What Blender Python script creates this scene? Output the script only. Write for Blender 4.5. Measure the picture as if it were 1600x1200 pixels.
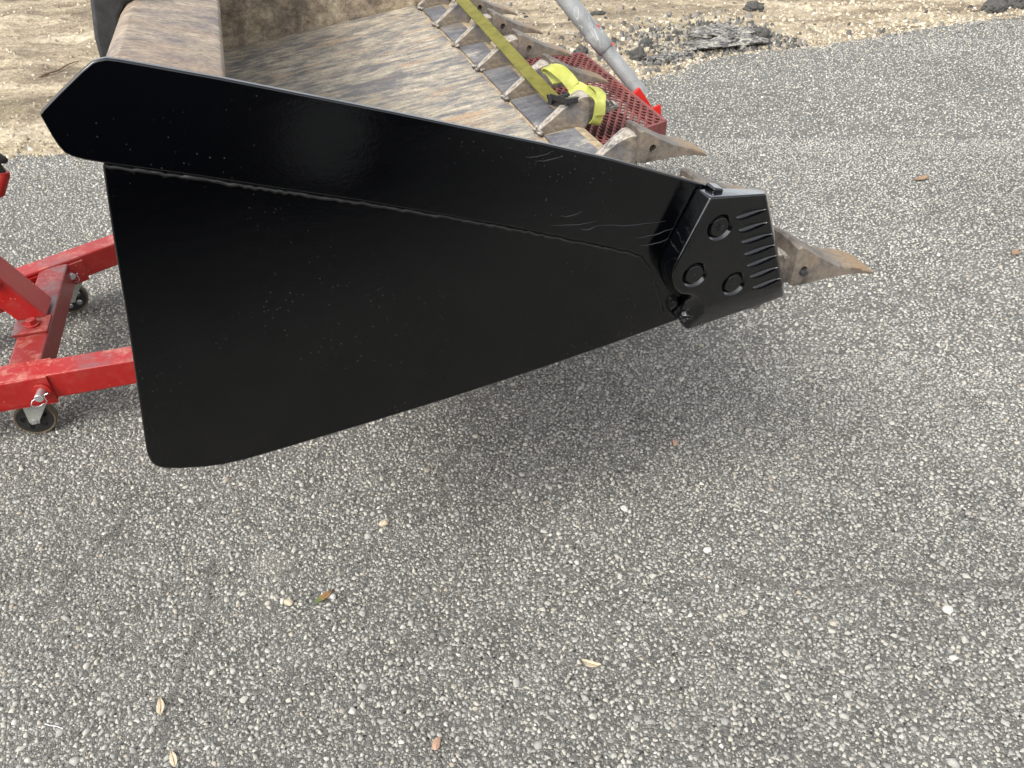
import bpy, bmesh, math, random
import numpy as np
from mathutils import Vector, Matrix, noise

scene = bpy.context.scene
for o in list(bpy.data.objects):
    bpy.data.objects.remove(o)
col = scene.collection
R = math.radians

# ------------------------------------------------------------------ camera
CAM_H = 1.45
PITCH = math.atan(941 / 1200)          # looking down 38 degrees
cd = bpy.data.cameras.new('camera')
cam = bpy.data.objects.new('camera', cd)
col.objects.link(cam)
cam.location = (0, 0, CAM_H)
cam.rotation_euler = (math.pi / 2 - PITCH, 0, 0)
cd.sensor_width = 36
cd.lens = 27
cd.clip_start = 0.02
cd.clip_end = 2000
scene.camera = cam
scene.render.resolution_x = 1024
scene.render.resolution_y = 768

# ------------------------------------------------------------------ sky and sun (bright overcast)
SUN_EL, SUN_AZ = R(47), R(222)         # azimuth: clockwise from +Y
wd = bpy.data.worlds.new('World')
scene.world = wd
wd.use_nodes = True
wn = wd.node_tree
wn.nodes.clear()
wo = wn.nodes.new('ShaderNodeOutputWorld')
bg = wn.nodes.new('ShaderNodeBackground')
sk = wn.nodes.new('ShaderNodeTexSky')
sk.sky_type = 'NISHITA'
sk.sun_disc = False
sk.sun_elevation = SUN_EL
sk.sun_rotation = SUN_AZ
sk.dust_density = 3.0
hs = wn.nodes.new('ShaderNodeHueSaturation')
hs.inputs['Saturation'].default_value = 0.22
wn.links.new(sk.outputs[0], hs.inputs['Color'])
wn.links.new(hs.outputs[0], bg.inputs[0])
bg.inputs[1].default_value = 0.15
wn.links.new(bg.outputs[0], wo.inputs[0])
sd = bpy.data.lights.new('sun', 'SUN')
sd.energy = 0.68
sd.angle = R(16)
sd.color = (1.0, 0.955, 0.89)
sun = bpy.data.objects.new('sun', sd)
col.objects.link(sun)
sdir = Vector((math.sin(SUN_AZ) * math.cos(SUN_EL), math.cos(SUN_AZ) * math.cos(SUN_EL), math.sin(SUN_EL)))
sun.rotation_euler = sdir.to_track_quat('Z', 'Y').to_euler()
sun.location = (-4, -3, 8)
vs = scene.view_settings
vs.view_transform = 'Standard'
vs.look = 'None'
vs.gamma = 1
vs.use_curve_mapping = False
vs.exposure = 1.40

# ------------------------------------------------------------------ measured frame of the bucket
# local axes: u = across the picture, w = away along the bucket's width, z = up
ANG = math.atan2(0.302515540, 0.953144453)
UX = Vector((math.cos(ANG), math.sin(ANG), 0))
WX = Vector((-math.sin(ANG), math.cos(ANG), 0))
ORG = Vector((0.68315, 1.27225, 0))
CAMP = Vector((0, 0, CAM_H))
sp_, cp_ = math.sin(PITCH), math.cos(PITCH)


def ray(x, y):
    return Vector(((x - 800) / 1200, 0, 0)) + Vector((0, sp_, cp_)) * ((600 - y) / 1200) + Vector((0, cp_, -sp_))


def pz(x, y, w):
    """photo measurement -> (u, z) on the upright plane at depth w of the bucket frame"""
    d = ray(x, y)
    t = (w - (CAMP - ORG).dot(WX)) / d.dot(WX)
    p = CAMP + d * t - ORG
    return (p.dot(UX), p.z)


def gxy(x, y, z=0.0):
    d = ray(x, y)
    t = (z - CAM_H) / d.z
    p = CAMP + d * t
    return Vector((p.x, p.y, z))


def to_uw(p):
    q = p - ORG
    return (q.dot(UX), q.dot(WX))


def world(u, w, z):
    return ORG + UX * u + WX * w + Vector((0, 0, z))


# ------------------------------------------------------------------ helpers
def link(o, parent=None):
    col.objects.link(o)
    if parent is not None:
        o.parent = parent
    return o


def tag(o, label=None, cat=None, group=None, kind=None):
    if label: o['label'] = label
    if cat: o['category'] = cat
    if group: o['group'] = group
    if kind: o['kind'] = kind
    return o


def empty(name, loc, rz=0.0):
    o = bpy.data.objects.new(name, None)
    o.empty_display_size = 0.1
    o.location = loc
    o.rotation_euler = (0, 0, rz)
    return link(o)


def obj(name, bm, mat, parent=None, bevel=0.0, seg=2, smooth=None, norm=True):
    if norm:
        bmesh.ops.recalc_face_normals(bm, faces=bm.faces)
    me = bpy.data.meshes.new(name)
    bm.to_mesh(me)
    bm.free()
    me.materials.append(mat)
    o = bpy.data.objects.new(name, me)
    link(o, parent)
    if bevel:
        m = o.modifiers.new('bevel', 'BEVEL')
        m.width = bevel
        m.segments = seg
        m.limit_method = 'ANGLE'
        m.angle_limit = R(30)
        m.harden_normals = False
    if smooth is not None:
        me.polygons.foreach_set('use_smooth', [True] * len(me.polygons))
        me.set_sharp_from_angle(angle=R(smooth))
    return o


def bake(o):
    """apply the modifiers of o to its mesh"""
    dg = bpy.context.evaluated_depsgraph_get()
    me = bpy.data.meshes.new_from_object(o.evaluated_get(dg))
    o.modifiers.clear()
    old = o.data
    o.data = me
    bpy.data.meshes.remove(old)


def box(bm, x0, x1, y0, y1, z0, z1, M=None):
    vs_ = [bm.verts.new((x, y, z)) for x in (x0, x1) for y in (y0, y1) for z in (z0, z1)]
    for f in ((0, 1, 3, 2), (4, 6, 7, 5), (0, 4, 5, 1), (2, 3, 7, 6), (0, 2, 6, 4), (1, 5, 7, 3)):
        bm.faces.new([vs_[i] for i in f])
    if M is not None:
        for v in vs_:
            v.co = M @ v.co
    return vs_


def loft(bm, rings, caps=True):
    """rings: lists of equal length of 3D points"""
    vr = [[bm.verts.new(p) for p in r] for r in rings]
    n = len(vr[0])
    for a, b in zip(vr, vr[1:]):
        for i in range(n):
            bm.faces.new((a[i], a[(i + 1) % n], b[(i + 1) % n], b[i]))
    if caps:
        bm.faces.new(vr[0])
        bm.faces.new(vr[-1][::-1])
    return vr


def prism(bm, poly, w0, w1):
    """polygon of (u, z) swept along w"""
    return loft(bm, [[(u, w0, z) for u, z in poly], [(u, w1, z) for u, z in poly]])


def tube(bm, pts, r, n=10, closed=False, rfun=None):
    pts = [Vector(p) for p in pts]
    rings = []
    N = len(pts)
    up = None
    for i, p in enumerate(pts):
        if closed:
            t = pts[(i + 1) % N] - pts[i - 1]
        else:
            t = pts[min(i + 1, N - 1)] - pts[max(i - 1, 0)]
        t.normalize()
        if up is None:
            up = Vector((0, 0, 1)) if abs(t.z) < .9 else Vector((1, 0, 0))
        a = t.cross(up).normalized()
        b = a.cross(t).normalized()
        up = b
        rr = rfun(i) if rfun else r
        rings.append([p + a * (rr * math.cos(2 * math.pi * k / n)) + b * (rr * math.sin(2 * math.pi * k / n)) for k in range(n)])
    if closed:
        vr = loft(bm, rings, False)
        a, b = vr[-1], vr[0]
        for i in range(n):
            bm.faces.new((a[i], a[(i + 1) % n], b[(i + 1) % n], b[i]))
    else:
        loft(bm, rings)


def cyl(bm, p0, p1, r0, r1=None, n=20):
    p0, p1 = Vector(p0), Vector(p1)
    r1 = r0 if r1 is None else r1
    t = (p1 - p0).normalized()
    up = Vector((0, 0, 1)) if abs(t.z) < .9 else Vector((1, 0, 0))
    a = t.cross(up).normalized()
    b = a.cross(t)
    ring = lambda p, r: [p + a * (r * math.cos(2 * math.pi * k / n)) + b * (r * math.sin(2 * math.pi * k / n)) for k in range(n)]
    loft(bm, [ring(p0, r0), ring(p1, r1)])


def ribbon(bm, pts, wid, thick=0.003, sub=6):
    """strap: pts = list of (centre, width direction) smoothed, given real thickness"""
    P = [Vector(p) for p, _ in pts]
    D = [Vector(d).normalized() for _, d in pts]
    C, S = [], []
    for i in range(len(P) - 1):
        p0, p1, p2, p3 = P[max(i - 1, 0)], P[i], P[i + 1], P[min(i + 2, len(P) - 1)]
        for k in range(sub):
            t = k / sub
            C.append(0.5 * ((2 * p1) + (p2 - p0) * t + (2 * p0 - 5 * p1 + 4 * p2 - p3) * t * t + (3 * p1 - p0 - 3 * p2 + p3) * t ** 3))
            S.append(D[i].lerp(D[i + 1], t).normalized())
    C.append(P[-1]); S.append(D[-1])
    rings = []
    for i, c in enumerate(C):
        t = (C[min(i + 1, len(C) - 1)] - C[max(i - 1, 0)]).normalized()
        s = (S[i] - t * S[i].dot(t)).normalized()
        nrm = t.cross(s).normalized()
        h, k = wid / 2, thick / 2
        rings.append([c - s * h - nrm * k, c - s * h * .33 - nrm * k, c + s * h * .33 - nrm * k, c + s * h - nrm * k,
                      c + s * h + nrm * k, c + s * h * .33 + nrm * k, c - s * h * .33 + nrm * k, c - s * h + nrm * k])
    loft(bm, rings)


def lump(bm, size, seed, sub=3, rough=0.35, freq=1.6, flat=None):
    before = set(bm.verts)
    bmesh.ops.create_icosphere(bm, subdivisions=sub, radius=1.0)
    for v in bm.verts:
        if v in before:
            continue
        d = v.co.normalized()
        k = 1 + rough * noise.noise(d * freq + Vector((seed * 3.7, seed * 1.3, seed))) + rough * .45 * noise.noise(d * freq * 3.1 + Vector((seed, 9, seed * 2)))
        v.co = Vector((d.x * k * size[0], d.y * k * size[1], d.z * k * size[2]))
        if flat is not None and v.co.z > flat:
            v.co.z = flat + (v.co.z - flat) * .15
    return bm


# ------------------------------------------------------------------ materials
class NT:
    def __init__(self, name):
        self.m = bpy.data.materials.new(name)
        self.m.use_nodes = True
        self.t = self.m.node_tree
        self.b = self.t.nodes['Principled BSDF']
        self._co = {}

    def n(self, typ, **kw):
        x = self.t.nodes.new(typ)
        for k, v in kw.items():
            setattr(x, k, v)
        return x

    def l(self, a, b):
        self.t.links.new(a, b)

    def put(self, sock, v):
        if hasattr(v, 'links') or isinstance(v, bpy.types.NodeSocket):
            self.l(v, sock)
        else:
            sock.default_value = v if not (isinstance(v, tuple) and len(v) == 3 and sock.type == 'RGBA') else (*v, 1)

    def co(self, kind='Object', scale=(1, 1, 1), rot=(0, 0, 0), loc=(0, 0, 0)):
        key = (kind, scale, rot, loc)
        if key in self._co:
            return self._co[key]
        if kind == 'World':
            src = self.n('ShaderNodeNewGeometry').outputs['Position']
        else:
            src = self.n('ShaderNodeTexCoord').outputs[kind]
        mp = self.n('ShaderNodeMapping')
        mp.inputs['Scale'].default_value = scale
        mp.inputs['Rotation'].default_value = rot
        mp.inputs['Location'].default_value = loc
        self.l(src, mp.inputs['Vector'])
        self._co[key] = mp.outputs[0]
        return mp.outputs[0]

    def noise(self, vec, scale, detail=4, rough=.55, dist=0.0):
        x = self.n('ShaderNodeTexNoise')
        x.inputs['Scale'].default_value = scale
        x.inputs['Detail'].default_value = detail
        x.inputs['Roughness'].default_value = rough
        x.inputs['Distortion'].default_value = dist
        self.l(vec, x.inputs['Vector'])
        return x.outputs['Fac']

    def vor(self, vec, scale, feature='F1', out='Distance', rnd=1.0):
        x = self.n('ShaderNodeTexVoronoi', feature=feature)
        x.inputs['Scale'].default_value = scale
        x.inputs['Randomness'].default_value = rnd
        self.l(vec, x.inputs['Vector'])
        return x.outputs[out]

    def ramp(self, fac, stops, interp='LINEAR'):
        x = self.n('ShaderNodeValToRGB')
        x.color_ramp.interpolation = interp
        e = x.color_ramp.elements
        while len(e) < len(stops):
            e.new(0.5)
        for k, (p, c) in enumerate(stops):
            e[k].position = p
            e[k].color = (c, c, c, 1) if not isinstance(c, tuple) else (*c, 1)
        self.l(fac, x.inputs[0])
        return x.outputs[0]

    def mix(self, fac, a, b, mode='MIX'):
        x = self.n('ShaderNodeMix', data_type='RGBA', blend_type=mode)
        self.put(x.inputs[0], fac)
        self.put(x.inputs[6], a)
        self.put(x.inputs[7], b)
        return x.outputs[2]

    def math(self, op, a, b=0.5, c=None):
        x = self.n('ShaderNodeMath', operation=op)
        self.put(x.inputs[0], a)
        self.put(x.inputs[1], b)
        if c is not None:
            self.put(x.inputs[2], c)
        return x.outputs[0]

    def bump(self, h, strength=.5, dist=.002, prev=None):
        x = self.n('ShaderNodeBump')
        x.inputs['Strength'].default_value = strength
        x.inputs['Distance'].default_value = dist
        self.l(h, x.inputs['Height'])
        if prev is not None:
            self.l(prev, x.inputs['Normal'])
        return x.outputs[0]

    def done(self, color=None, rough=None, normal=None, metal=None, spec=None, coat=None):
        if color is not None: self.put(self.b.inputs['Base Color'], color)
        if rough is not None: self.put(self.b.inputs['Roughness'], rough)
        if normal is not None: self.l(normal, self.b.inputs['Normal'])
        if metal is not None: self.put(self.b.inputs['Metallic'], metal)
        if spec is not None: self.put(self.b.inputs['Specular IOR Level'], spec)
        if coat is not None: self.put(self.b.inputs['Coat Weight'], coat)
        return self.m


def m_asphalt():
    t = NT('asphalt')
    w = t.co('World')
    cell = t.vor(w, 190, out='Color')
    sep = t.n('ShaderNodeSeparateColor'); t.l(cell, sep.inputs[0])
    chips = t.ramp(sep.outputs[0], [(0, (.12, .118, .109)), (.3, (.175, .171, .157)), (.6, (.23, .225, .206)), (.85, (.30, .29, .262)), (1, (.43, .415, .37))])
    edge = t.vor(w, 190, feature='DISTANCE_TO_EDGE')
    gap = t.ramp(edge, [(0, 0.0), (.10, 1.0)])
    c = t.mix(gap, (.10, .098, .09), chips)
    pit = t.ramp(t.vor(w, 47), [(.09, .2), (.17, 1)])
    c = t.mix(1, c, pit, 'MULTIPLY')
    fine = t.noise(w, 420, 3, .7)
    c = t.mix(.55, c, t.ramp(fine, [(.3, .25), (.7, 1.25)]), 'MULTIPLY')
    big = t.noise(w, 1.1, 5, .6)
    c = t.mix(1, c, t.ramp(big, [(.3, (.87, .865, .855)), (.7, (1.12, 1.115, 1.10))]), 'MULTIPLY')
    med = t.noise(w, 9, 4, .65)
    c = t.mix(1, c, t.ramp(med, [(.32, .82), (.62, 1.08)]), 'MULTIPLY')
    dust = t.ramp(t.noise(t.co('World', loc=(3, 7, 0)), 2.3, 5, .7), [(.62, 0), (.78, .38)])
    c = t.mix(dust, c, (.40, .37, .31))
    hgt = t.mix(.5, t.ramp(edge, [(0, 0), (.25, 1)]), fine)
    return t.done(c, .72, t.bump(hgt, .9, .0035), spec=.12)


def m_aggregate():
    t = NT('aggregate')
    w = t.co('World')
    g = t.n('ShaderNodeNewGeometry')
    rnd = g.outputs['Random Per Island']
    c = t.ramp(rnd, [(0, (.18, .177, .164)), (.12, (.28, .275, .255)), (.45, (.36, .352, .322)), (.70, (.42, .409, .366)),
                     (.87, (.48, .455, .39)), (.94, (.345, .30, .235)), (.97, (.46, .452, .425)), (1, (.63, .615, .57))])
    c = t.mix(.7, c, t.ramp(t.noise(w, 260, 4, .65), [(.3, .6), (.7, 1.25)]), 'MULTIPLY')
    film = t.ramp(t.noise(w, 75, 3, .6), [(.45, 0), (.65, .5)])
    c = t.mix(film, c, (.25, .247, .236))
    big = t.noise(w, 1.1, 5, .6)
    c = t.mix(1, c, t.ramp(big, [(.3, (.87, .865, .855)), (.7, (1.12, 1.115, 1.10))]), 'MULTIPLY')
    return t.done(c, .6, t.bump(t.noise(w, 500, 2, .6), .5, .001), spec=.2)


def m_dirt():
    t = NT('dirt')
    w = t.co('World', rot=(0, 0, -R(24)))
    st = t.co('World', scale=(.5, 2.0, 1), rot=(0, 0, -R(20)))
    a = t.noise(st, 1.5, 6, .65, .5)
    b = t.noise(w, 22, 5, .7)
    c = t.ramp(a, [(.36, (.14, .112, .078)), (.46, (.225, .183, .128)), (.54, (.325, .27, .187)), (.64, (.425, .365, .265))])
    c = t.mix(.85, c, t.ramp(b, [(.3, .62), (.5, 1.0), (.68, 1.32)]), 'MULTIPLY')
    cell = t.vor(w, 45, out='Color')
    sep = t.n('ShaderNodeSeparateColor'); t.l(cell, sep.inputs[0])
    c = t.mix(.6, c, t.ramp(sep.outputs[0], [(0, .68), (.5, 1.0), (1, 1.3)]), 'MULTIPLY')
    gr = t.ramp(t.noise(t.co('World', loc=(9, 2, 0)), .9, 4, .6), [(.56, 0), (.72, .35)])
    c = t.mix(gr, c, (.33, .30, .17))
    h = t.mix(.5, b, t.vor(w, 45))
    return t.done(c, .95, t.bump(h, .8, .012), spec=.15)


def m_stone(name, stops, nscale=60):
    t = NT(name)
    w = t.co('World')
    rnd = t.n('ShaderNodeNewGeometry').outputs['Random Per Island']
    c = t.ramp(rnd, stops)
    c = t.mix(.7, c, t.ramp(t.noise(w, nscale, 4, .6), [(.3, .7), (.7, 1.2)]), 'MULTIPLY')
    return t.done(c, .85, t.bump(t.noise(w, nscale * 4, 3, .6), .5, .003), spec=.25)


def m_rubble():
    t = NT('rubble_asphalt')
    w = t.co('World')
    sep = t.n('ShaderNodeSeparateColor'); t.l(t.vor(w, 58, out='Color'), sep.inputs[0])
    c = t.ramp(sep.outputs[0], [(0, .05), (.3, .12), (.5, (.24, .232, .208)), (.75, (.30, .28, .24)), (1, (.40, .37, .31))])
    c = t.mix(t.ramp(t.noise(w, 9, 3, .6), [(.45, 0), (.6, .6)]), c, (.05, .049, .047))
    return t.done(c, .9, t.bump(t.vor(w, 58), 1.0, .007), spec=.2)


def m_black():
    t = NT('black_paint')
    o = t.co('Object')
    peel = t.noise(o, 260, 2, .5)
    wave = t.noise(t.co('Object', scale=(3, 1, 6)), 5, 3, .5)
    spk = t.vor(o, 105, out='Distance')
    big = t.noise(t.co('Object', loc=(4, 0, 2)), 3.5, 3, .6)
    spots = t.math('MULTIPLY', t.ramp(spk, [(.07, 1), (.13, 0)]), t.ramp(big, [(.47, 0), (.60, .9)]))
    c = t.mix(spots, (.0007, .0008, .0012), (.05, .047, .042))
    r = t.math('MULTIPLY_ADD', t.noise(o, 4, 4, .6), .16, .04)
    n = t.bump(peel, .05, .0012)
    n = t.bump(wave, .035, .008, n)
    return t.done(c, r, n, spec=.62)


def m_cutter():
    t = NT('black_casting')
    o = t.co('Object')
    c = t.noise(o, 90, 3, .6)
    n = t.bump(c, .22, .003)
    return t.done((.0012, .0014, .0019), .10, n, spec=.5, coat=.55)


def m_worn(name, streak, hue=0):
    """earth polished bucket steel: dust, rust and bare blue grey, dragged along one direction"""
    t = NT(name)
    v = t.co('Object', scale=streak)
    v2 = t.co('Object', scale=tuple(s * 1.0 for s in streak), loc=(3.1, 1.7, .4))
    o = t.co('Object')
    a = t.noise(v, 13 if hue == 0 else 9, 7, .70, .15)
    if hue in (0, 1, 4):
        a = t.mix(.55 if hue == 1 else .42, a, t.noise(o, 17 if hue else 13, 8, .76, .4))
    b = t.noise(v2, 5, 6, .62, .3)
    f = t.noise(t.co('Object', scale=(streak[0] * .7, streak[1] * 1.6, streak[2])), 42, 5, .75)
    if hue == 0:      # floor: cream and grey
        c = t.ramp(a, [(.35, (.095, .096, .10)), (.43, (.175, .168, .158)), (.49, (.29, .262, .212)), (.56, (.42, .365, .275)), (.66, (.53, .485, .40))])
        rust = t.ramp(b, [(.54, 0), (.70, .65)])
        c = t.mix(rust, c, (.44, .27, .14))
    elif hue == 1:    # hood: mauve brown
        c = t.ramp(a, [(.36, (.065, .055, .055)), (.43, (.165, .133, .112)), (.50, (.25, .205, .158)), (.58, (.34, .28, .205)), (.67, (.46, .425, .39))])
        rust = t.ramp(b, [(.5, 0), (.68, .7)])
        c = t.mix(rust, c, (.26, .175, .12))
    elif hue == 2:    # far side wall, dirty brown
        c = t.ramp(a, [(.3, (.10, .08, .06)), (.44, (.22, .175, .125)), (.54, (.34, .275, .19)), (.68, (.46, .40, .29))])
        rust = t.ramp(b, [(.52, 0), (.7, .5)])
        c = t.mix(rust, c, (.13, .10, .10))
    elif hue == 3:    # tan lip
        c = t.ramp(a, [(.3, (.16, .135, .11)), (.45, (.34, .26, .16)), (.58, (.47, .36, .22)), (.75, (.55, .49, .38))])
        rust = t.ramp(b, [(.5, 0), (.66, .55)])
        c = t.mix(rust, c, (.17, .165, .165))
    else:             # pads: blue grey
        c = t.ramp(a, [(.3, (.065, .068, .078)), (.47, (.12, .12, .13)), (.56, (.19, .185, .18)), (.66, (.46, .42, .34))])
        rust = t.ramp(b, [(.58, 0), (.72, .5)])
        c = t.mix(rust, c, (.36, .28, .18))
    if hue == 0:
        pt = t.ramp(t.noise(t.co('Object', scale=(.55, 1.5, 1), loc=(7, 3, 1)), 7, 6, .7, .4), [(.54, 0), (.63, .75)])
        c = t.mix(pt, c, (.125, .125, .135))
    c = t.mix(.85, c, t.ramp(f, [(.3, .5), (.5, 1.0), (.7, 1.35)]), 'MULTIPLY')
    g2 = t.noise(o, 150, 4, .7)
    c = t.mix(.7, c, t.ramp(g2, [(.34, .6), (.5, 1.0), (.66, 1.25)]), 'MULTIPLY')
    r = t.ramp(a, [(.35, .42), (.6, .8)])
    n = t.bump(f, .35, .002)
    n = t.bump(t.noise(o, 14, 4, .5), .15, .01, n)
    return t.done(c, r, n, spec=.35, metal=.12)


def m_tooth():
    t = NT('tooth_steel')
    o = t.co('Object')
    a = t.noise(o, 16, 6, .65, .4)
    c = t.ramp(a, [(.32, (.055, .046, .039)), (.44, (.12, .101, .084)), (.56, (.20, .17, .14)), (.72, (.27, .205, .135))])
    # the points are polished and rusted orange by digging
    sepx = t.n('ShaderNodeSeparateXYZ'); t.l(o, sepx.inputs[0])
    gn = t.n('ShaderNodeNewGeometry')
    sz = t.n('ShaderNodeSeparateXYZ'); t.l(gn.outputs['True Normal'], sz.inputs[0])
    mr = t.n('ShaderNodeMapRange')
    mr.inputs['From Min'].default_value = -.105; mr.inputs['From Max'].default_value = -.045
    t.l(t.math('ADD', sepx.outputs[0], t.math('MULTIPLY', t.math('SUBTRACT', t.noise(o, 40, 4, .6), .5), .09)), mr.inputs[0])
    tipf = t.math('MULTIPLY', mr.outputs[0], t.ramp(sz.outputs[2], [(.2, .12), (.7, .62)]))
    c = t.mix(tipf, c, (.36, .22, .09))
    c = t.mix(.6, c, t.ramp(t.noise(o, 120, 3, .6), [(.3, .6), (.7, 1.25)]), 'MULTIPLY')
    n = t.bump(t.noise(o, 170, 3, .6), .35, .0015)
    n = t.bump(t.noise(o, 22, 3, .5), .25, .006, n)
    return t.done(c, t.ramp(a, [(.4, .42), (.7, .7)]), n, metal=.35, spec=.4)


def m_adapter():
    t = NT('adapter_steel')
    o = t.co('Object')
    a = t.noise(t.co('Object', scale=(.5, 1, 1)), 18, 6, .65, .4)
    c = t.ramp(a, [(.33, (.06, .055, .052)), (.45, (.13, .11, .092)), (.56, (.23, .19, .145)), (.72, (.38, .33, .25))])
    b = t.ramp(t.noise(o, 9, 4, .6), [(.5, 0), (.62, .6)])
    c = t.mix(b, c, (.13, .13, .14))
    gn = t.n('ShaderNodeNewGeometry')
    sp = t.n('ShaderNodeSeparateXYZ'); t.l(gn.outputs['True Normal'], sp.inputs[0])
    upface = t.math('MULTIPLY', t.ramp(sp.outputs[2], [(.55, 0), (.8, .8)]), t.ramp(t.noise(o, 55, 4, .65), [(.38, 0), (.55, 1)]))  # paler patches on faces that point up
    c = t.mix(upface, c, (.50, .46, .40))
    c = t.mix(.6, c, t.ramp(t.noise(o, 150, 3, .6), [(.3, .6), (.7, 1.25)]), 'MULTIPLY')
    n = t.bump(t.noise(o, 150, 3, .6), .35, .0015)
    n = t.bump(t.noise(o, 26, 3, .5), .4, .006, n)
    return t.done(c, .55, n, metal=.25, spec=.4)


def m_red(name='red_paint', base=(.33, .009, .007), wear=.5, dusty=.5):
    t = NT(name)
    o = t.co('Object')
    w = t.co('World')
    a = t.noise(w, 26, 6, .72, .6)
    c = t.mix(t.ramp(t.noise(w, 5, 3, .5), [(.35, .0), (.7, 1)]), base, tuple(x * .82 for x in base))
    nrm = t.n('ShaderNodeNewGeometry')
    sp = t.n('ShaderNodeSeparateXYZ'); t.l(nrm.outputs['True Normal'], sp.inputs[0])
    top = t.ramp(sp.outputs[2], [(.6, .12), (.95, 1)])
    d = t.math('MULTIPLY', t.ramp(a, [(.50, 0), (.66, dusty)]), top)
    c = t.mix(d, c, (.50, .27, .20))
    spot = t.math('MULTIPLY', t.ramp(t.vor(w, 70), [(.10, 1), (.2, 0)]), t.ramp(t.noise(w, 11, 2, .5), [(.5, 0), (.6, .55)]))
    c = t.mix(spot, c, (.60, .34, .27))
    g = t.math('MULTIPLY', t.ramp(t.noise(w, 8, 5, .65), [(.50, 0), (.62, wear)]), top)
    c = t.mix(g, c, (.13, .10, .10))
    r = t.math('MULTIPLY_ADD', a, .3, .25)
    return t.done(c, r, t.bump(t.noise(w, 120, 3, .6), .12, .002), spec=.5)


def m_plain(name, c, rough=.5, metal=0.0, var=.35, scale=60, bump=.2):
    t = NT(name)
    o = t.co('Object')
    n1 = t.noise(o, scale, 5, .65)
    cc = t.mix(1, c, t.ramp(n1, [(.3, 1 - var), (.7, 1 + var)]), 'MULTIPLY')
    return t.done(cc, rough, t.bump(n1, bump, .002), metal=metal)


def m_deck():
    t = NT('oxide_red_paint')
    w = t.co('World')
    a = t.noise(w, 18, 5, .65)
    c = t.ramp(a, [(.3, (.10, .028, .025)), (.5, (.18, .047, .041)), (.7, (.25, .085, .07))])
    d = t.ramp(t.noise(w, 40, 4, .6), [(.6, 0), (.72, .5)])
    c = t.mix(d, c, (.33, .20, .16))
    return t.done(c, .55, t.bump(t.noise(w, 200, 2, .5), .2, .001), spec=.4)


def m_web(name, c1, c2):
    t = NT(name)
    o = t.co('Object')
    x = t.n('ShaderNodeTexWave', wave_type='BANDS', bands_direction='DIAGONAL')
    x.inputs['Scale'].default_value = 190
    t.l(o, x.inputs['Vector'])
    a = t.noise(o, 35, 4, .65)
    c = t.mix(t.ramp(a, [(.35, 0), (.65, 1)]), c1, c2)
    c = t.mix(.3, c, x.outputs[0], 'MULTIPLY')
    return t.done(c, .75, t.bump(x.outputs[0], .35, .001), spec=.3)


def m_pipe():
    t = NT('grey_pipe_paint')
    o = t.co('Object')
    v = t.co('Object', scale=(1, 1, 1), rot=(.5, .4, .2))
    a = t.noise(o, 9, 5, .65, .5)
    c = t.ramp(a, [(.32, (.08, .08, .078)), (.42, (.185, .188, .185)), (.6, (.26, .266, .262)), (.74, (.38, .386, .382))])
    wz = t.noise(t.co('Object', scale=(1.6, 1, .8), rot=(.5, .4, .2)), 13, 2, .5, 1.2)
    wisp = t.math('ABSOLUTE', t.math('SUBTRACT', wz, .5))
    keep = t.ramp(t.noise(o, 6, 2, .5), [(.45, 0), (.58, .5)])
    lines = t.math('MULTIPLY', t.ramp(wisp, [(.004, 1), (.012, 0)]), keep)
    c = t.mix(lines, c, (.72, .72, .71))
    return t.done(c, t.ramp(a, [(.4, .28), (.7, .5)]), t.bump(wz, .25, .006), spec=.5)


def m_leaf(name, stops, lo, hi):
    t = NT(name)
    o = t.co('Object')
    s = t.n('ShaderNodeSeparateXYZ'); t.l(o, s.inputs[0])
    f = t.math('ADD', s.outputs[0], t.math('MULTIPLY', t.noise(o, 90, 3, .6), .012))
    mr = t.n('ShaderNodeMapRange')
    mr.inputs['From Min'].default_value = lo; mr.inputs['From Max'].default_value = hi
    t.l(f, mr.inputs[0])
    c = t.ramp(mr.outputs[0], stops)
    c = t.mix(.5, c, t.ramp(t.noise(o, 260, 3, .6), [(.3, .6), (.7, 1.2)]), 'MULTIPLY')
    return t.done(c, .45, spec=.5)


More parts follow.
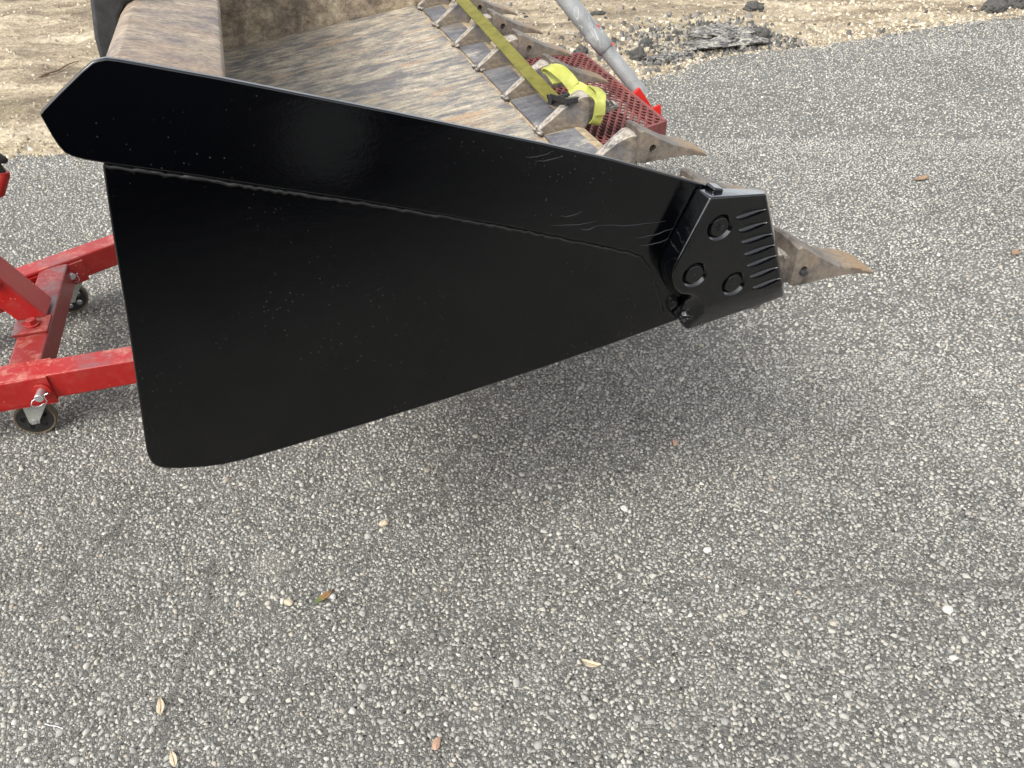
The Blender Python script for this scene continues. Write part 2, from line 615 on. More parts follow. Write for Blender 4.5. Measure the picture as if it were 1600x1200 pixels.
M = dict(
    asphalt=m_asphalt(), agg=m_aggregate(), dirt=m_dirt(),
    lime=m_stone('limestone', [(0, (.20, .16, .11)), (.3, (.31, .26, .18)), (.6, (.42, .36, .255)), (.85, (.53, .47, .36)), (.93, (.60, .56, .48)), (1, (.22, .20, .18))]),
    rubble=m_rubble(), crumb=m_stone('asphalt_crumb', [(0, (.045, .044, .041)), (.4, (.10, .096, .088)), (.7, (.20, .19, .168)), (1, (.36, .33, .27))], 90),
    pebble=m_stone('pale_pebble', [(0, (.48, .40, .28)), (1, (.52, .44, .32))], 120),
    white=m_stone('white_pebble', [(0, (.50, .485, .44)), (1, (.56, .54, .50))], 120),
    brown=m_stone('brown_pebble', [(0, (.36, .22, .15)), (1, (.40, .26, .18))], 120),
    black=m_black(), cutter=m_cutter(),
    floor=m_worn('worn_floor_steel', (.8, 3.4, 3.4), 0), hood=m_worn('worn_hood_steel', (1.3, 2.4, 1.3), 1),
    wall=m_worn('worn_wall_steel', (1.7, 1.7, 1.7), 2), lip=m_worn('worn_lip_steel', (.6, 1.4, 1.4), 3), pad=m_worn('worn_pad_steel', (.55, 1.1, 1.1), 4),
    tooth=m_tooth(), adapter=m_adapter(), red=m_red(), dred=m_red('worn_red_paint', (.22, .014, .011), .9, .3),
    zinc=m_plain('zinc', (.52, .53, .53), .32, .75, .2), fork=m_plain('fork_plate', (.40, .41, .37), .42, .45, .2),
    tyre=m_plain('black_iron', (.016, .015, .014), .5, 0, .4), tread=m_plain('rusty_tread', (.10, .075, .045), .7, .1, .4),
    rubber=m_plain('black_rubber', (.012, .012, .014), .3, 0, .3),
    ratchet=m_plain('dark_ratchet', (.035, .036, .038), .4, .5, .4),
    dark=m_plain('dark_lug_steel', (.035, .034, .034), .5, .2, .6, 30),
    deck=m_deck(), pipe=m_pipe(), redplain=m_red('bright_red_paint', (.55, .018, .012), .25, .25),
    web=m_web('olive_webbing', (.14, .128, .018), (.21, .195, .035)), web2=m_web('yellow_webbing', (.38, .39, .075), (.52, .54, .15)),
    twig=m_plain('twig_bark', (.16, .10, .06), .8), fibre=m_plain('white_fibre', (.8, .8, .82), .5),
    leafg=m_leaf('green_brown_leaf', [(0, (.10, .15, .05)), (.38, (.13, .17, .06)), (.5, (.28, .17, .06)), (.85, (.32, .17, .07)), (1, (.10, .06, .04))], -.03, .03),
    leafd=m_leaf('dead_leaf', [(0, (.50, .42, .28)), (.5, (.56, .48, .34)), (1, (.48, .38, .24))], -.03, .03),
    leafb=m_leaf('brown_leaf', [(0, (.22, .14, .08)), (1, (.28, .18, .10))], -.03, .03),
)

# ------------------------------------------------------------------ setting: dirt, asphalt
EA = Vector((-2.473, 3.578)); EB = Vector((4.061, 6.604))
ED = (EB - EA).normalized()
EN = Vector((-ED.y, ED.x))            # pointing to the dirt


def edge_off(s):
    """wander of the broken asphalt edge, s = distance along it from EA"""
    p = noise.noise(Vector((s * 1.3, 4.2, 0))) * .10 + noise.noise(Vector((s * 5.1, 1.2, 0))) * .045 + noise.noise(Vector((s * 19, 7.2, 0))) * .018
    # a bite is missing where the rubble lies
    return p + .10 * math.exp(-((s + .2) / .5) ** 2) - .13 * math.exp(-((s - 3.6) / .42) ** 2)


def side(x, y):
    q = Vector((x, y)) - EA
    return q.dot(EN) - edge_off(q.dot(ED)), q.dot(ED)


def dirt_h(x, y):
    d, s = side(x, y)
    k = min(1, max(0, d / 1.5))
    h = -.035 + .05 * k
    h += .035 * k * noise.noise(Vector((s * .7, d * 2.1, 3)))
    h += .022 * noise.noise(Vector((x * 4, y * 4, 1))) + .017 * noise.noise(Vector((x * 12, y * 12, 5))) + .008 * noise.noise(Vector((x * 31, y * 31, 9)))
    return h + .02 * max(0, d - 3) * .3


bm = bmesh.new()
for ring in ((400, -.09),):
    vs_ = [bm.verts.new((ring[0] * sx, ring[0] * sy, ring[1])) for sx, sy in ((-1, -1), (1, -1), (1, 1), (-1, 1))]
    bm.faces.new(vs_)
tag(obj('ground', bm, M['dirt'], norm=False), kind='structure')

nx, ny = 420, 240
bm = bmesh.new()
rows = []
for j in range(ny + 1):
    d = -.35 + (j / ny) ** 1.5 * 14
    row = []
    for i in range(nx + 1):
        s = -7 + 18 * i / nx
        p = EA + ED * s + EN * d
        zz = dirt_h(p.x, p.y)
        if j == ny or i in (0, nx):
            zz = -.10
        row.append(bm.verts.new((p.x, p.y, zz)))
    rows.append(row)
for j in range(ny):
    for i in range(nx):
        bm.faces.new((rows[j][i], rows[j][i + 1], rows[j + 1][i + 1], rows[j + 1][i]))
tag(obj('dirt_ground', bm, M['dirt'], smooth=60, norm=False), kind='structure')

bm = bmesh.new()
top = []
S0, S1 = -40, 60
ss = [S0, -20, -8] + [-7 + i * .03 for i in range(600)] + [12, 20, S1]
for s in ss:
    o_ = edge_off(s) if -8 < s < 12 else 0
    p = EA + ED * s + EN * o_
    top.append((p.x, p.y))
back = [(EA + ED * s - EN * 45) for s in (S1, S0)]
loop = [bm.verts.new((x, y, 0)) for x, y in top]
bk = [bm.verts.new((p.x, p.y, 0)) for p in back]
bm.faces.new(loop + bk)
low = [bm.verts.new((v.co.x + EN.x * .02, v.co.y + EN.y * .02, -.06)) for v in loop]
for a, b, c, d in zip(loop, loop[1:], low[1:], low):
    bm.faces.new((a, d, c, b))
bmesh.ops.triangulate(bm, faces=[f for f in bm.faces if len(f.verts) > 4])
bmesh.ops.recalc_face_normals(bm, faces=bm.faces)
if sum(f.normal.z for f in bm.faces if abs(f.normal.z) > .9) < 0:
    bmesh.ops.reverse_faces(bm, faces=bm.faces)
tag(obj('asphalt', bm, M['asphalt'], norm=False), kind='structure')


def stones(name, xy, r, hgt, zb, mat, seed, sink=.3):
    """many small crushed stones as one mesh of 7-face domes"""
    rg = np.random.default_rng(seed)
    n = len(r)
    k = np.arange(6)
    ang = rg.uniform(0, 6.283, (n, 1)) + k * 1.0472 + rg.uniform(-.5, .5, (n, 6))
    el = rg.uniform(.55, 1.0, (n, 1)); ph = rg.uniform(0, 3.1416, (n, 1))
    rad = r[:, None] * rg.uniform(.62, 1.32, (n, 6))
    def place(rad_, z_):
        x = rad_ * np.cos(ang); y = rad_ * np.sin(ang) * el
        X = x * np.cos(ph) - y * np.sin(ph); Y = x * np.sin(ph) + y * np.cos(ph)
        return np.stack([X + xy[:, :1], Y + xy[:, 1:], z_], -1)
    tilt = rg.uniform(-.75, .75, (n, 1)); ta = rg.uniform(0, 6.28, (n, 1))
    zt = hgt[:, None] * (1 + tilt * np.cos(ang - ta)) * rg.uniform(.85, 1.12, (n, 6)) + zb[:, None]
    base = place(rad, np.repeat((zb - sink * hgt)[:, None], 6, 1))
    topv = place(rad * rg.uniform(.42, .82, (n, 6)), zt)
    V = np.concatenate([base, topv], 1).reshape(-1, 3)
    off = (np.arange(n) * 12)[:, None, None]
    q = np.stack([k, (k + 1) % 6, (k + 1) % 6 + 6, k + 6], -1)[None] + off
    h = (np.arange(6) + 6)[None, None] + off
    L = np.concatenate([q.reshape(n, -1), h.reshape(n, -1)], 1).reshape(-1)
    tot = np.tile(np.array([4] * 6 + [6]), n)
    st = np.concatenate([[0], np.cumsum(tot)[:-1]])
    me = bpy.data.meshes.new(name)
    me.vertices.add(len(V)); me.vertices.foreach_set('co', V.astype(np.float32).ravel())
    me.loops.add(len(L)); me.loops.foreach_set('vertex_index', L.astype(np.int32))
    me.polygons.add(len(tot)); me.polygons.foreach_set('loop_start', st.astype(np.int32))
    me.update(calc_edges=True)
    me.validate()
    me.materials.append(mat)
    return tag(link(bpy.data.objects.new(name, me)), kind='stuff')


def project(P):
    v = P - np.array([0, 0, CAM_H])
    zc = v[:, 1] * cp_ - v[:, 2] * sp_
    return 800 + 1200 * v[:, 0] / zc, 600 - 1200 * (v[:, 1] * sp_ + v[:, 2] * cp_) / zc


def edge_side(xy):
    q = xy - np.array(EA)
    d = q @ np.array(EN); s = q @ np.array(ED)
    tab = np.array([edge_off(x) for x in np.arange(-8, 12, .02)])
    return d - np.interp(s, np.arange(-8, 12, .02), tab), s


def pack(n, x0, x1, y0, y1, rmin, rmax, grid, res, gx, gy, rg, mar=1.0, keep=None):
    n = int(n * (x1 - x0) / 7.4)
    xy = np.stack([rg.uniform(x0, x1, n), rg.uniform(y0, y1, n)], 1)
    X, Y = project(np.concatenate([xy, np.zeros((n, 1))], 1))
    ok = (X > -480) & (X < 2080) & (Y < 1420) & (Y > -60)
    if keep is not None:
        ok &= keep(xy)
    xy = xy[ok]
    r = rmin + (rmax - rmin) * rg.random(len(xy)) ** 1.6
    r = np.sort(r)[::-1]
    ox, orr = [], []
    H, Wd = grid.shape
    for (x, y), a in zip(xy, r):
        i, j = int((x - gx) / res), int((y - gy) / res)
        k = max(1, int(a * mar / res))
        if i - k < 0 or j - k < 0 or i + k >= Wd or j + k >= H:
            continue
        if grid[j, i] or grid[j - k, i] or grid[j + k, i] or grid[j, i - k] or grid[j, i + k]:
            continue
        kk = max(1, int(k * .8))
        grid[j - k:j + k + 1, i - kk:i + kk + 1] = True
        grid[j - kk:j + kk + 1, i - k:i + k + 1] = True
        ox.append((x, y)); orr.append(a)
    return ox, orr


rg = np.random.default_rng(7)
res = .0018
grid = np.zeros((int(6.2 / res), int(9.9 / res)), bool)
GX, GY = -4.6, .3
on_asph = lambda xy: edge_side(xy)[0] < -.015
CRACKS = [[(1130, 880), (1190, 905), (1260, 920), (1330, 918), (1400, 905), (1470, 918), (1540, 912), (1600, 915)], [(250, 1180), (262, 1110), (300, 1010), (330, 930), (330, 880)], [(695, 790), (690, 740), (720, 700)],
          [(60, 960), (110, 900), (190, 820), (205, 780)]]
CPTS = []
for cr in CRACKS:
    for a_, b_ in zip(cr, cr[1:]):
        ga, gb = gxy(*a_), gxy(*b_)
        m_ = int((gb - ga).length / .004) + 1
        for q in range(m_):
            pq = ga.lerp(gb, q / m_)
            j = .010 * noise.noise(pq * 22)
            CPTS.append((pq.x + j, pq.y + j * .8))
for cx, cy in CPTS:
    if rg.random() < .75:
        i, j = int((cx - GX) / res), int((cy - GY) / res)
        k_ = int(rg.integers(1, 5))
        grid[j - k_:j + k_ + 1, i - k_:i + k_ + 1] = True
xy, rr = [], []
for n, y0, y1, a, b in ((9000, .4, 6.3, .0070, .0112), (185000, .4, 3.9, .0040, .0070), (50000, 3.7, 6.4, .0050, .0080), (150000, .4, 2.0, .0022, .0040)):
    p, q = pack(n, -4.5, 5.2, y0, y1, a, b, grid, res, GX, GY, rg, .80, on_asph)
    xy += p; rr += q
xy = np.array(xy); rr = np.array(rr)
hh = rr * rg.uniform(.20, .72, len(rr))
stones('asphalt_aggregate', xy, rr, hh, np.zeros(len(rr)), M['agg'], 3)
NSTONE = len(rr)

# gravel lying on the dirt: pale limestone, more of it along the broken asphalt edge
rg = np.random.default_rng(21)
def dirt_scatter(n, d0, d1, s0, s1, rmin, rmax, pw, patch=None):
    d = d0 + (d1 - d0) * rg.random(n) ** pw
    s = rg.uniform(s0, s1, n)
    if patch:
        keep = np.array([noise.noise(Vector((a * patch[0], b * patch[0] * 2, patch[1]))) > patch[2] for a, b in zip(s, d)])
        d, s = d[keep], s[keep]
    off = np.array([edge_off(x) for x in s])
    P = np.array(EA) + s[:, None] * np.array(ED) + (d + off)[:, None] * np.array(EN)
    r = rmin + (rmax - rmin) * rg.random(len(d)) ** 3
    z = np.array([dirt_h(x, y) if dd > 0 else 0.0 for (x, y), dd in zip(P, d)])
    return P, r, z
Pa = [dirt_scatter(16000, -.02, 3.6, -2.2, 9.5, .003, .018, 1.5), dirt_scatter(9000, -.03, .30, -1.0, 9.5, .003, .020, 1.0),
      dirt_scatter(3000, .0, 1.0, 2.6, 7.0, .004, .028, 1.2), dirt_scatter(2600, .0, -.45, -1.5, 9.5, .002, .011, 2.6)]
P, r, z = (np.concatenate([a[i] for a in Pa]) for i in range(3))
stones('limestone_gravel', P, r, r * rg.uniform(.35, .8, len(r)), z - r * .1, M['lime'], 5)
Pa = [dirt_scatter(1500, -.02, 2.6, 2.2, 9.5, .006, .024, 1.4, (.9, 2, -.05)), dirt_scatter(700, .02, 1.1, 3.0, 5.2, .008, .03, 1.1),
      dirt_scatter(900, .1, -.3, -1, 9.5, .003, .016, 1.5), dirt_scatter(2600, .08, .85, 3.95, 5.1, .004, .024, 1.0)]
cp = np.array(CPTS)[::2] + rg.normal(0, .0035, (len(CPTS[::2]), 2))
Pa.append((cp, rg.uniform(.0012, .0042, len(cp)), np.zeros(len(cp))))
P, r, z = (np.concatenate([a[i] for a in Pa]) for i in range(3))
stones('asphalt_crumbs', P, r, r * rg.uniform(.5, 1.0, len(r)), z, M['crumb'], 6)

# ------------------------------------------------------------------ the bucket
bucket = empty('loader_bucket', ORG, ANG)
tag(bucket, 'big digging bucket with glossy black side plate and a row of steel teeth', 'bucket')
FAR = 2.50

# side plate (near): measured outline
def poly(px, w):
    return [pz(x, y, w) for x, y in px]

def arc(c, r, a0, a1, n):
    return [(c[0] + r * math.cos(a0 + (a1 - a0) * k / n), c[1] + r * math.sin(a0 + (a1 - a0) * k / n)) for k in range(n + 1)]

SP = poly([(160, 262), (176, 370), (199, 505), (219, 640), (226, 690), (229, 708), (234, 721), (242, 729), (256, 733), (280, 733.5),
           (320, 731), (350, 727), (385, 719), (450, 700), (560, 667), (700, 624), (850, 575), (960, 537), (1062, 500), (1090, 470), (1108, 300), (1040, 276), (600, 200), (240, 140), (180, 200)], 0)
bm = bmesh.new(); prism(bm, SP, 0, .012)
obj('side_plate', bm, M['black'], bucket, .004, 3, 40)
ST = poly([(152, 95), (165, 92.5), (185, 95), (225, 102), (346, 124), (620, 178), (852, 226), (960, 251), (1085, 285), (1112, 293),
           (1100, 330), (1058, 410), (1062, 500), (1050, 497), (1040, 490), (1028, 450), (1018, 420), (1005, 402), (985, 394), (950, 387), (820, 360), (560, 315), (430, 296), (300, 276), (160, 257),
           (130, 252), (112, 247), (100, 241), (90, 230), (80, 215), (70, 197), (63, 185), (61, 180), (64, 174), (90, 147), (125, 113), (143, 98)], -.010)
bm = bmesh.new(); prism(bm, ST, -.006, .0045)
obj('top_strip', bm, M['black'], bucket, .0022, 3, 40)
# weld bead under the strip
wl = poly([(162, 261), (300, 279), (430, 299), (560, 318), (700, 341), (820, 363), (950, 390), (985, 397), (1003, 405), (1016, 422), (1026, 452), (1037, 492)], -.003)
pts = []
for (a, b) in zip(wl, wl[1:]):
    n = max(2, int(math.dist(a, b) / .006))
    pts += [(a[0] + (b[0] - a[0]) * k / n, -.003, a[1] + (b[1] - a[1]) * k / n) for k in range(n)]
random.seed(4)
rad = [.0026 + .0011 * random.random() for _ in pts]
pts = [(p[0], p[1] + .0025 + random.uniform(-.001, .001), p[2] + random.uniform(-.0015, .0015)) for p in pts]
bm = bmesh.new(); tube(bm, pts, .005, 7, rfun=lambda i: rad[i])
obj('weld_bead', bm, m_plain('matte_black', (.0035, .0035, .0033), .5, 0, .4), bucket, smooth=70)
# scratches in the paint near the cutter read as raised brush ridges
for x0, y0, x1, y1 in ((990, 372, 1052, 356), (1000, 384, 1045, 372), (930, 352, 1040, 345), (872, 338, 908, 331), (860, 352, 935, 345), (905, 358, 935, 352), (820, 246, 865, 236), (835, 252, 880, 243)):
    k = 10
    pp = []
    for i in range(k + 1):
        t = i / k
        u, z = pz(x0 + (x1 - x0) * t, y0 + (y1 - y0) * t + 3 * math.sin(t * 3.1) + random.uniform(-.8, .8), -.0063)
        pp.append((u, -.0063, z))
    bm = bmesh.new()
    tube(bm, pp, .001, 5, rfun=lambda i: .0003 + .0009 * math.sin(math.pi * i / k))
    obj('paint_ridge', bm, M['black'], bucket, smooth=60)

# shell: one bent plate, floor - back - hood, extruded along w
seam = (-.352, .706)
inner = [seam, (-1.09, .597), (-1.14, .592), (-1.18, .600), (-1.21, .622), (-1.228, .66), (-1.235, .72), (-1.222, .90), (-1.20, 1.05), (-1.165, 1.105), (-1.12, 1.128), (-1.092, 1.140),
         (-1.080, 1.150)]
outer = [(-1.077, 1.158), (-1.079, 1.166), (-1.086, 1.170), (-1.14, 1.183), (-1.178, 1.193), (-1.192, 1.195), (-1.204, 1.190), (-1.216, 1.178), (-1.232, 1.12), (-1.245, .95), (-1.262, .72), (-1.255, .645),
         (-1.236, .600), (-1.205, .576), (-1.17, .578), (-1.09, .582), (-.352, .692)]
hood_pts = inner[9:] + outer[:8]
fl = inner + outer
bm = bmesh.new()
# floor plate and curved back (with the floor material)
fb = inner[:9] + outer[8:]
prism(bm, fb, .0125, FAR)
obj('floor_plate', bm, M['floor'], bucket, .002, 2, 35)
bm = bmesh.new()
hd = [inner[8]] + hood_pts + [outer[8]]
prism(bm, hd, .0128, FAR)
obj('hood', bm, M['hood'], bucket, .002, 2, 40)
# far side plate
FP = [(-.40, .69), (-.30, .72), (-.386, .94), (-1.20, 1.195), (-1.28, 1.15), (-1.26, 1.1), (-1.31, .62), (-1.18, .565)]
bm = bmesh.new(); prism(bm, FP, FAR, FAR + .03)
obj('far_side_plate', bm, M['wall'], bucket, .004)
# hinge lug behind the hood
bm = bmesh.new()
prism(bm, [(-1.262, 1.147), (-1.268, 1.0), (-1.243, 1.0), (-1.238, 1.10), (-1.2185, 1.174), (-1.206, 1.190), (-1.19, 1.1965), (-1.178, 1.212), (-1.19, 1.25), (-1.24, 1.25), (-1.25, 1.21)], .35, .47)
obj('hinge_lug', bm, M['dark'], bucket, .006, 3, 40)
bm = bmesh.new()
cyl(bm, (-1.2200, .340, 1.222), (-1.2200, .480, 1.222), .016, n=24)
obj('lug_pin', bm, M['adapter'], bucket, .002)
# cutting edge: slab, seam groove in front of the floor, tan lip
LIP = -.228
sl = (.706 - .597) / (1.09 - .352)
fz = lambda u: .706 + (u + .352) * sl
bm = bmesh.new()
prism(bm, [(-.3512, fz(-.3485) - .004), (LIP - .02, fz(LIP - .02) - .001), (LIP, fz(LIP) - .008), (LIP, fz(LIP) - .024), (-.26, fz(-.26) - .026), (-.3512, fz(-.3485) - .018)], .014, FAR + .03)
obj('cutting_edge', bm, M['lip'], bucket, .003)
TS = .30
TW = [.02 + k * TS for k in range(9)]      # tooth k at w
for k in range(8):
    a, b = TW[k] + .036, TW[k + 1] - .036
    bm = bmesh.new()
    n = 6
    ring = []
    for q in range(n + 1):
        w = a + (b - a) * q / n
        j = random.uniform(-.002, .002)
        u0, u1 = -.345, -.262 + j
        ring.append([(u0, w, fz(u0) - .003), (u0, w, fz(u0) + .005), (u1, w, fz(u1) + .0055), (u1 + .004, w, fz(u1) - .003)])
    loft(bm, ring)
    obj('wear_pad', bm, M['pad'], bucket, .002)

# adapters
def sect(u, zt, zb, hw, tw=None):
    tw = hw * .86 if tw is None else tw
    m = zb + (zt - zb) * .62
    return [(u, -hw, zb), (u, hw, zb), (u, hw, m), (u, tw, zt - .003), (u, tw * .45, zt), (u, -tw * .45, zt), (u, -tw, zt - .003), (u, -hw, m)]

bm = bmesh.new()
loft(bm, [sect(-.356, .720, .690, .013, .011), sect(-.345, .726, .690, .015, .012), sect(-.318, .747, .690, .017, .014), sect(-.290, .769, .690, .019, .016), sect(-.265, .788, .690, .022, .019), sect(-.246, .799, .690, .027, .024),
          sect(-.235, .803, .712, .032, .029), sect(-.224, .803, .724, .034, .030), sect(-.2185, .799, .732, .034, .029), sect(-.2155, .793, .738, .032, .027), sect(-.165, .781, .748, .027, .022), sect(-.128, .765, .757, .022, .018)])
ad_me = obj('tooth_adapter', bm, M['adapter'], None, .0022, 2, 40)
def collar(u, zt, zb, hw):
    return sect(u, zt, zb, hw, hw * .96)
def make_tooth(wear):
    k = wear
    bm = bmesh.new()
    loft(bm, [collar(-.206, .812, .739, .0415), collar(-.200, .816, .7365, .0435), collar(-.192, .813, .736, .0435), collar(-.165, .799 - .002 * k, .737, .043), collar(-.138, .785 - .004 * k, .738, .042),
              collar(-.110, .772 - .006 * k, .739, .041), collar(-.082, .7635 - .006 * k, .740, .040), collar(-.045, .753 - .004 * k, .737, .0405), collar(-.022, .743 - .002 * k, .732, .041), collar(-.013, .737, .730, .041)])
    return obj('tooth', bm, M['tooth'], None, .0025, 2, 45)
tooth = make_tooth(0.0)
tooth_w = make_tooth(1.0)

def cut(o, bmc):
    me = bpy.data.meshes.new('tmp'); bmesh.ops.recalc_face_normals(bmc, faces=bmc.faces); bmc.to_mesh(me); bmc.free()
    c = bpy.data.objects.new('tmp', me); col.objects.link(c)
    c.parent = o.parent
    if o.modifiers:
        bake(o)
    bv = []
    m = o.modifiers.new('cut', 'BOOLEAN'); m.operation = 'DIFFERENCE'; m.object = c; m.solver = 'EXACT'; m.use_self = True
    bake(o)
    bpy.data.objects.remove(c); bpy.data.meshes.remove(me)
    for wd_, sg_ in bv:
        q = o.modifiers.new('bevel', 'BEVEL'); q.width = wd_; q.segments = sg_; q.limit_method = 'ANGLE'; q.angle_limit = R(30)

bmc = bmesh.new(); cyl(bmc, (-.170, -.1, .769), (-.170, .1, .769), .0095, n=18)
cut(tooth, bmc)
bmc = bmesh.new(); cyl(bmc, (-.185, -.1, .766), (-.185, .1, .766), .0085, n=18)
cut(tooth_w, bmc)
bm = bmesh.new(); cyl(bm, (-.168, -.036, .768), (-.168, .036, .768), .0058, n=14)
pin_o = obj('retaining_pin', bm, M['dark'], None, .001)
bm = bmesh.new(); cyl(bm, (-.184, -.051, .766), (-.184, .036, .766), .0062, n=14)
pin_l = obj('retaining_pin', bm, M['dark'], None, .001)
bmc = bmesh.new(); cyl(bmc, (-.152, -.1, .769), (-.152, .1, .769), .008, n=18)
bare = ad_me.copy(); bare.data = ad_me.data.copy(); col.objects.link(bare); bare.name = 'tooth_adapter'
cut(bare, bmc)
first = [True]
BARE = 3        # the fourth adapter from the near end carries no tooth, the strap is tied round it
ad_used = th_used = False
for k in range(9):
    if k == BARE:
        a = bare
    elif not ad_used:
        a = ad_me; ad_used = True
    else:
        a = ad_me.copy(); col.objects.link(a)
    a.parent = bucket
    a.location = (0, TW[k], 0)
    if k == 8: a.location = (0, TW[k] + .02, 0)
    a['label'] = 'bare adapter nose without a tooth' if k == BARE else 'weld-on adapter carrying a digging tooth'
    if k == BARE: continue
    if k == 0:
        t = tooth_w
    elif not th_used:
        t = tooth; th_used = True
    else:
        t = tooth.copy(); col.objects.link(t)
    t.parent = a
    if k == 0: t.scale = (.94, 1, 1); t.location = (-.012, 0, .001)
    if k == 1: t.scale = (.97, 1, 1); t.location = (-.024, 0, .002)
    # teeth sit a little differently on their noses
    t.rotation_euler = (0, random.uniform(-.012, .012), random.uniform(-.02, .02))
    p = pin_l if k == 0 else (pin_o if k == 1 else pin_o.copy())
    if k > 1: col.objects.link(p)
    p.parent = a
for a in (ad_me, bare):
    if 'label' in a: del a['label']
for o in col.objects:
    if o.name.startswith('tooth_adapter') and 'label' in o: del o['label']
bare['label'] = 'bare adapter nose with no tooth fitted'
# weld lumps at the toe of each adapter
for k in range(9):
    bm = bmesh.new()
    for q in range(5):
        b2 = bmesh.new()
        lump(b2, (.010, .009, .006), k * 7 + q, 2, .4)
        bmesh.ops.translate(b2, verts=b2.verts, vec=(-.352 + random.uniform(-.006, .010), TW[k] + (q - 2) * .011, fz(-.352) + .006))
        me = bpy.data.meshes.new('x'); b2.to_mesh(me); b2.free(); bm.from_mesh(me); bpy.data.meshes.remove(me)
    obj('toe_weld', bm, M['adapter'], bucket, smooth=60)

# side cutter
def zp(x, y, w):
    return pz(960 + x * .275, 230 + y * .275, w)
WB, WF = -.0075, -.052
pairs = [((545, 287), (478, 240)), ((860, 264), (866, 240)), ((952, 770), (966, 790)), ((953, 795), (964, 850)), ((820, 852), (820, 902)), ((506, 945), (412, 1040)), ((505, 905), (350, 972)),
         ((486, 866), (372, 935)), ((462, 846), (385, 900)), ((430, 838), (392, 862)), ((385, 832), (330, 838)), ((352, 808), (298, 790)), ((336, 770), (278, 740)), ((330, 730), (268, 700)), ((338, 690), (266, 655)), ((375, 615), (300, 575))]
F = []; B = []; BB = []
for i, (f, b) in enumerate(pairs):
    u, z = zp(*f, WF); F.append((u, WF, z))
    wb = {2: -.040, 3: -.044, 4: -.045, 5: -.040, 6: -.026, 7: -.020}.get(i, -.014)
    u, z = zp(*b, wb); B.append((u, wb, z)); BB.append((u, WB, z))
bm = bmesh.new()
loft(bm, [BB, B, F])
cutter = obj('side_cutter', bm, M['cutter'], bucket, .006, 4, None)
bc = bmesh.new()
bolts = []
for bx, by in ((600, 457), (457, 726), (678, 776)):
    u, z = zp(bx, by, WF)
    bolts.append((u, z))
    cyl(bc, (u, WF + .0055, z), (u, WF - .004, z), .0165, .0270, 36)
cut(cutter, bc)
bc = bmesh.new()
sl_px = [((690, 415), (862, 362)), ((706, 488), (868, 436)), ((722, 553), (900, 500)), ((738, 622), (915, 562)), ((753, 688), (925, 622)), ((770, 750), (930, 690)), ((787, 812), (945, 752))]
for a, b in sl_px:
    ua, za = zp(*a, WF); ub, zb_ = zp(*b, WF)
    L = math.hypot(ub - ua, zb_ - za)
    an = math.atan2(zb_ - za, ub - ua)
    b2 = bmesh.new()
    bmesh.ops.create_uvsphere(b2, u_segments=20, v_segments=12, radius=1)
    for v in b2.verts:
        x, y, z = v.co
        v.co = Vector((x * L * .52, y * .0075, (z * .0072 + .0035) * (1 - .35 * x)))
    MM = Matrix.Translation(((ua + ub) / 2, WF, (za + zb_) / 2)) @ Matrix.Rotation(-an, 4, 'Y')
    bmesh.ops.transform(b2, matrix=MM, verts=b2.verts)
    me = bpy.data.meshes.new('x'); b2.to_mesh(me); b2.free(); bc.from_mesh(me); bpy.data.meshes.remove(me)
cut(cutter, bc)
cutter.data.polygons.foreach_set('use_smooth', [True] * len(cutter.data.polygons))
cutter.data.set_sharp_from_angle(angle=R(38))
for i, (u, z) in enumerate(bolts):
    bm = bmesh.new()
    cyl(bm, (u, WF + .012, z), (u, WF + .0009, z), .0160, .0156, 32)
    h = obj('bolt_head', bm, M['cutter'], cutter, .0008)
    bm = bmesh.new()
    n = 5 if i == 0 else 1
    for q in range(n):
        an = q * 1.2566 + .5
        rr_ = .0045 if i == 0 else 0.0
        cx, cz = u + rr_ * math.cos(an), z + rr_ * math.sin(an)
        dx, dz = math.cos(an) * .002, math.sin(an) * .002
        tube(bm, [(cx - dx, WF + .0003, cz - dz), (cx + dx, WF + .0003, cz + dz)], .0007, 5)
    obj('head_mark', bm, M['black'], cutter)
# lug on the cutter's top edge, weld filled notch
u, z = zp(560, 222, -.02)
bm = bmesh.new()
box(bm, -.007, .012, -.004, .022, -.006, .004, Matrix.Translation((u, -.03, z - .002)) @ Matrix.Rotation(.25, 4, 'Y'))
obj('cutter_lug', bm, M['cutter'], cutter, .003, 3)
bm = bmesh.new()
for q in range(7):
    u, z = zp(375 + q * 19 + random.uniform(-6, 6), 945 - 18 * math.sin(q) + random.uniform(-8, 8), -.02)
    b2 = bmesh.new(); lump(b2, (.010, .012, .007), q + 40, 3, .5, 2.2)
    bmesh.ops.translate(b2, verts=b2.verts, vec=(u, -.026 - .003 * (q % 3), z))
    me = bpy.data.meshes.new('x'); b2.to_mesh(me); b2.free(); bm.from_mesh(me); bpy.data.meshes.remove(me)
obj('notch_weld', bm, M['cutter'], cutter, smooth=70)

# ------------------------------------------------------------------ red platform with leaning grey post
plat = empty('steel_platform', world(-.2, 1.27, 0), ANG)
tag(plat, 'dull red expanded-metal platform under the teeth with a leaning grey pipe post', 'platform')
PO = Vector((-.2, 1.27, 0))
def loc(u, w, z): return Vector((u, w, z)) - PO
ZD = .676
quad = {}
cR = to_uw(gxy(1043, 190, ZD)); cF = to_uw(gxy(915, 85, ZD)); cN = to_uw(gxy(945, 224, ZD))
slope = (cR[1] - cN[1]) / (cR[0] - cN[0])
U0 = -.40
quad = [(U0, cR[1] + slope * (U0 - cR[0])), cR, (cR[0] + (cF[0] - cR[0]) * 1.02, cF[1] + .02), (U0, cF[1] + .02)]
inset = .012
bm = bmesh.new()
LW, SW = .0240, .0440
def inside(u, w, m=0.0):
    wn = quad[0][1] + slope * (u - U0)
    ur = cR[0] + (cF[0] - cR[0]) * (w - cR[1]) / (cF[1] - cR[1])
    return U0 + m < u < ur - m and wn + m < w < quad[2][1] - m
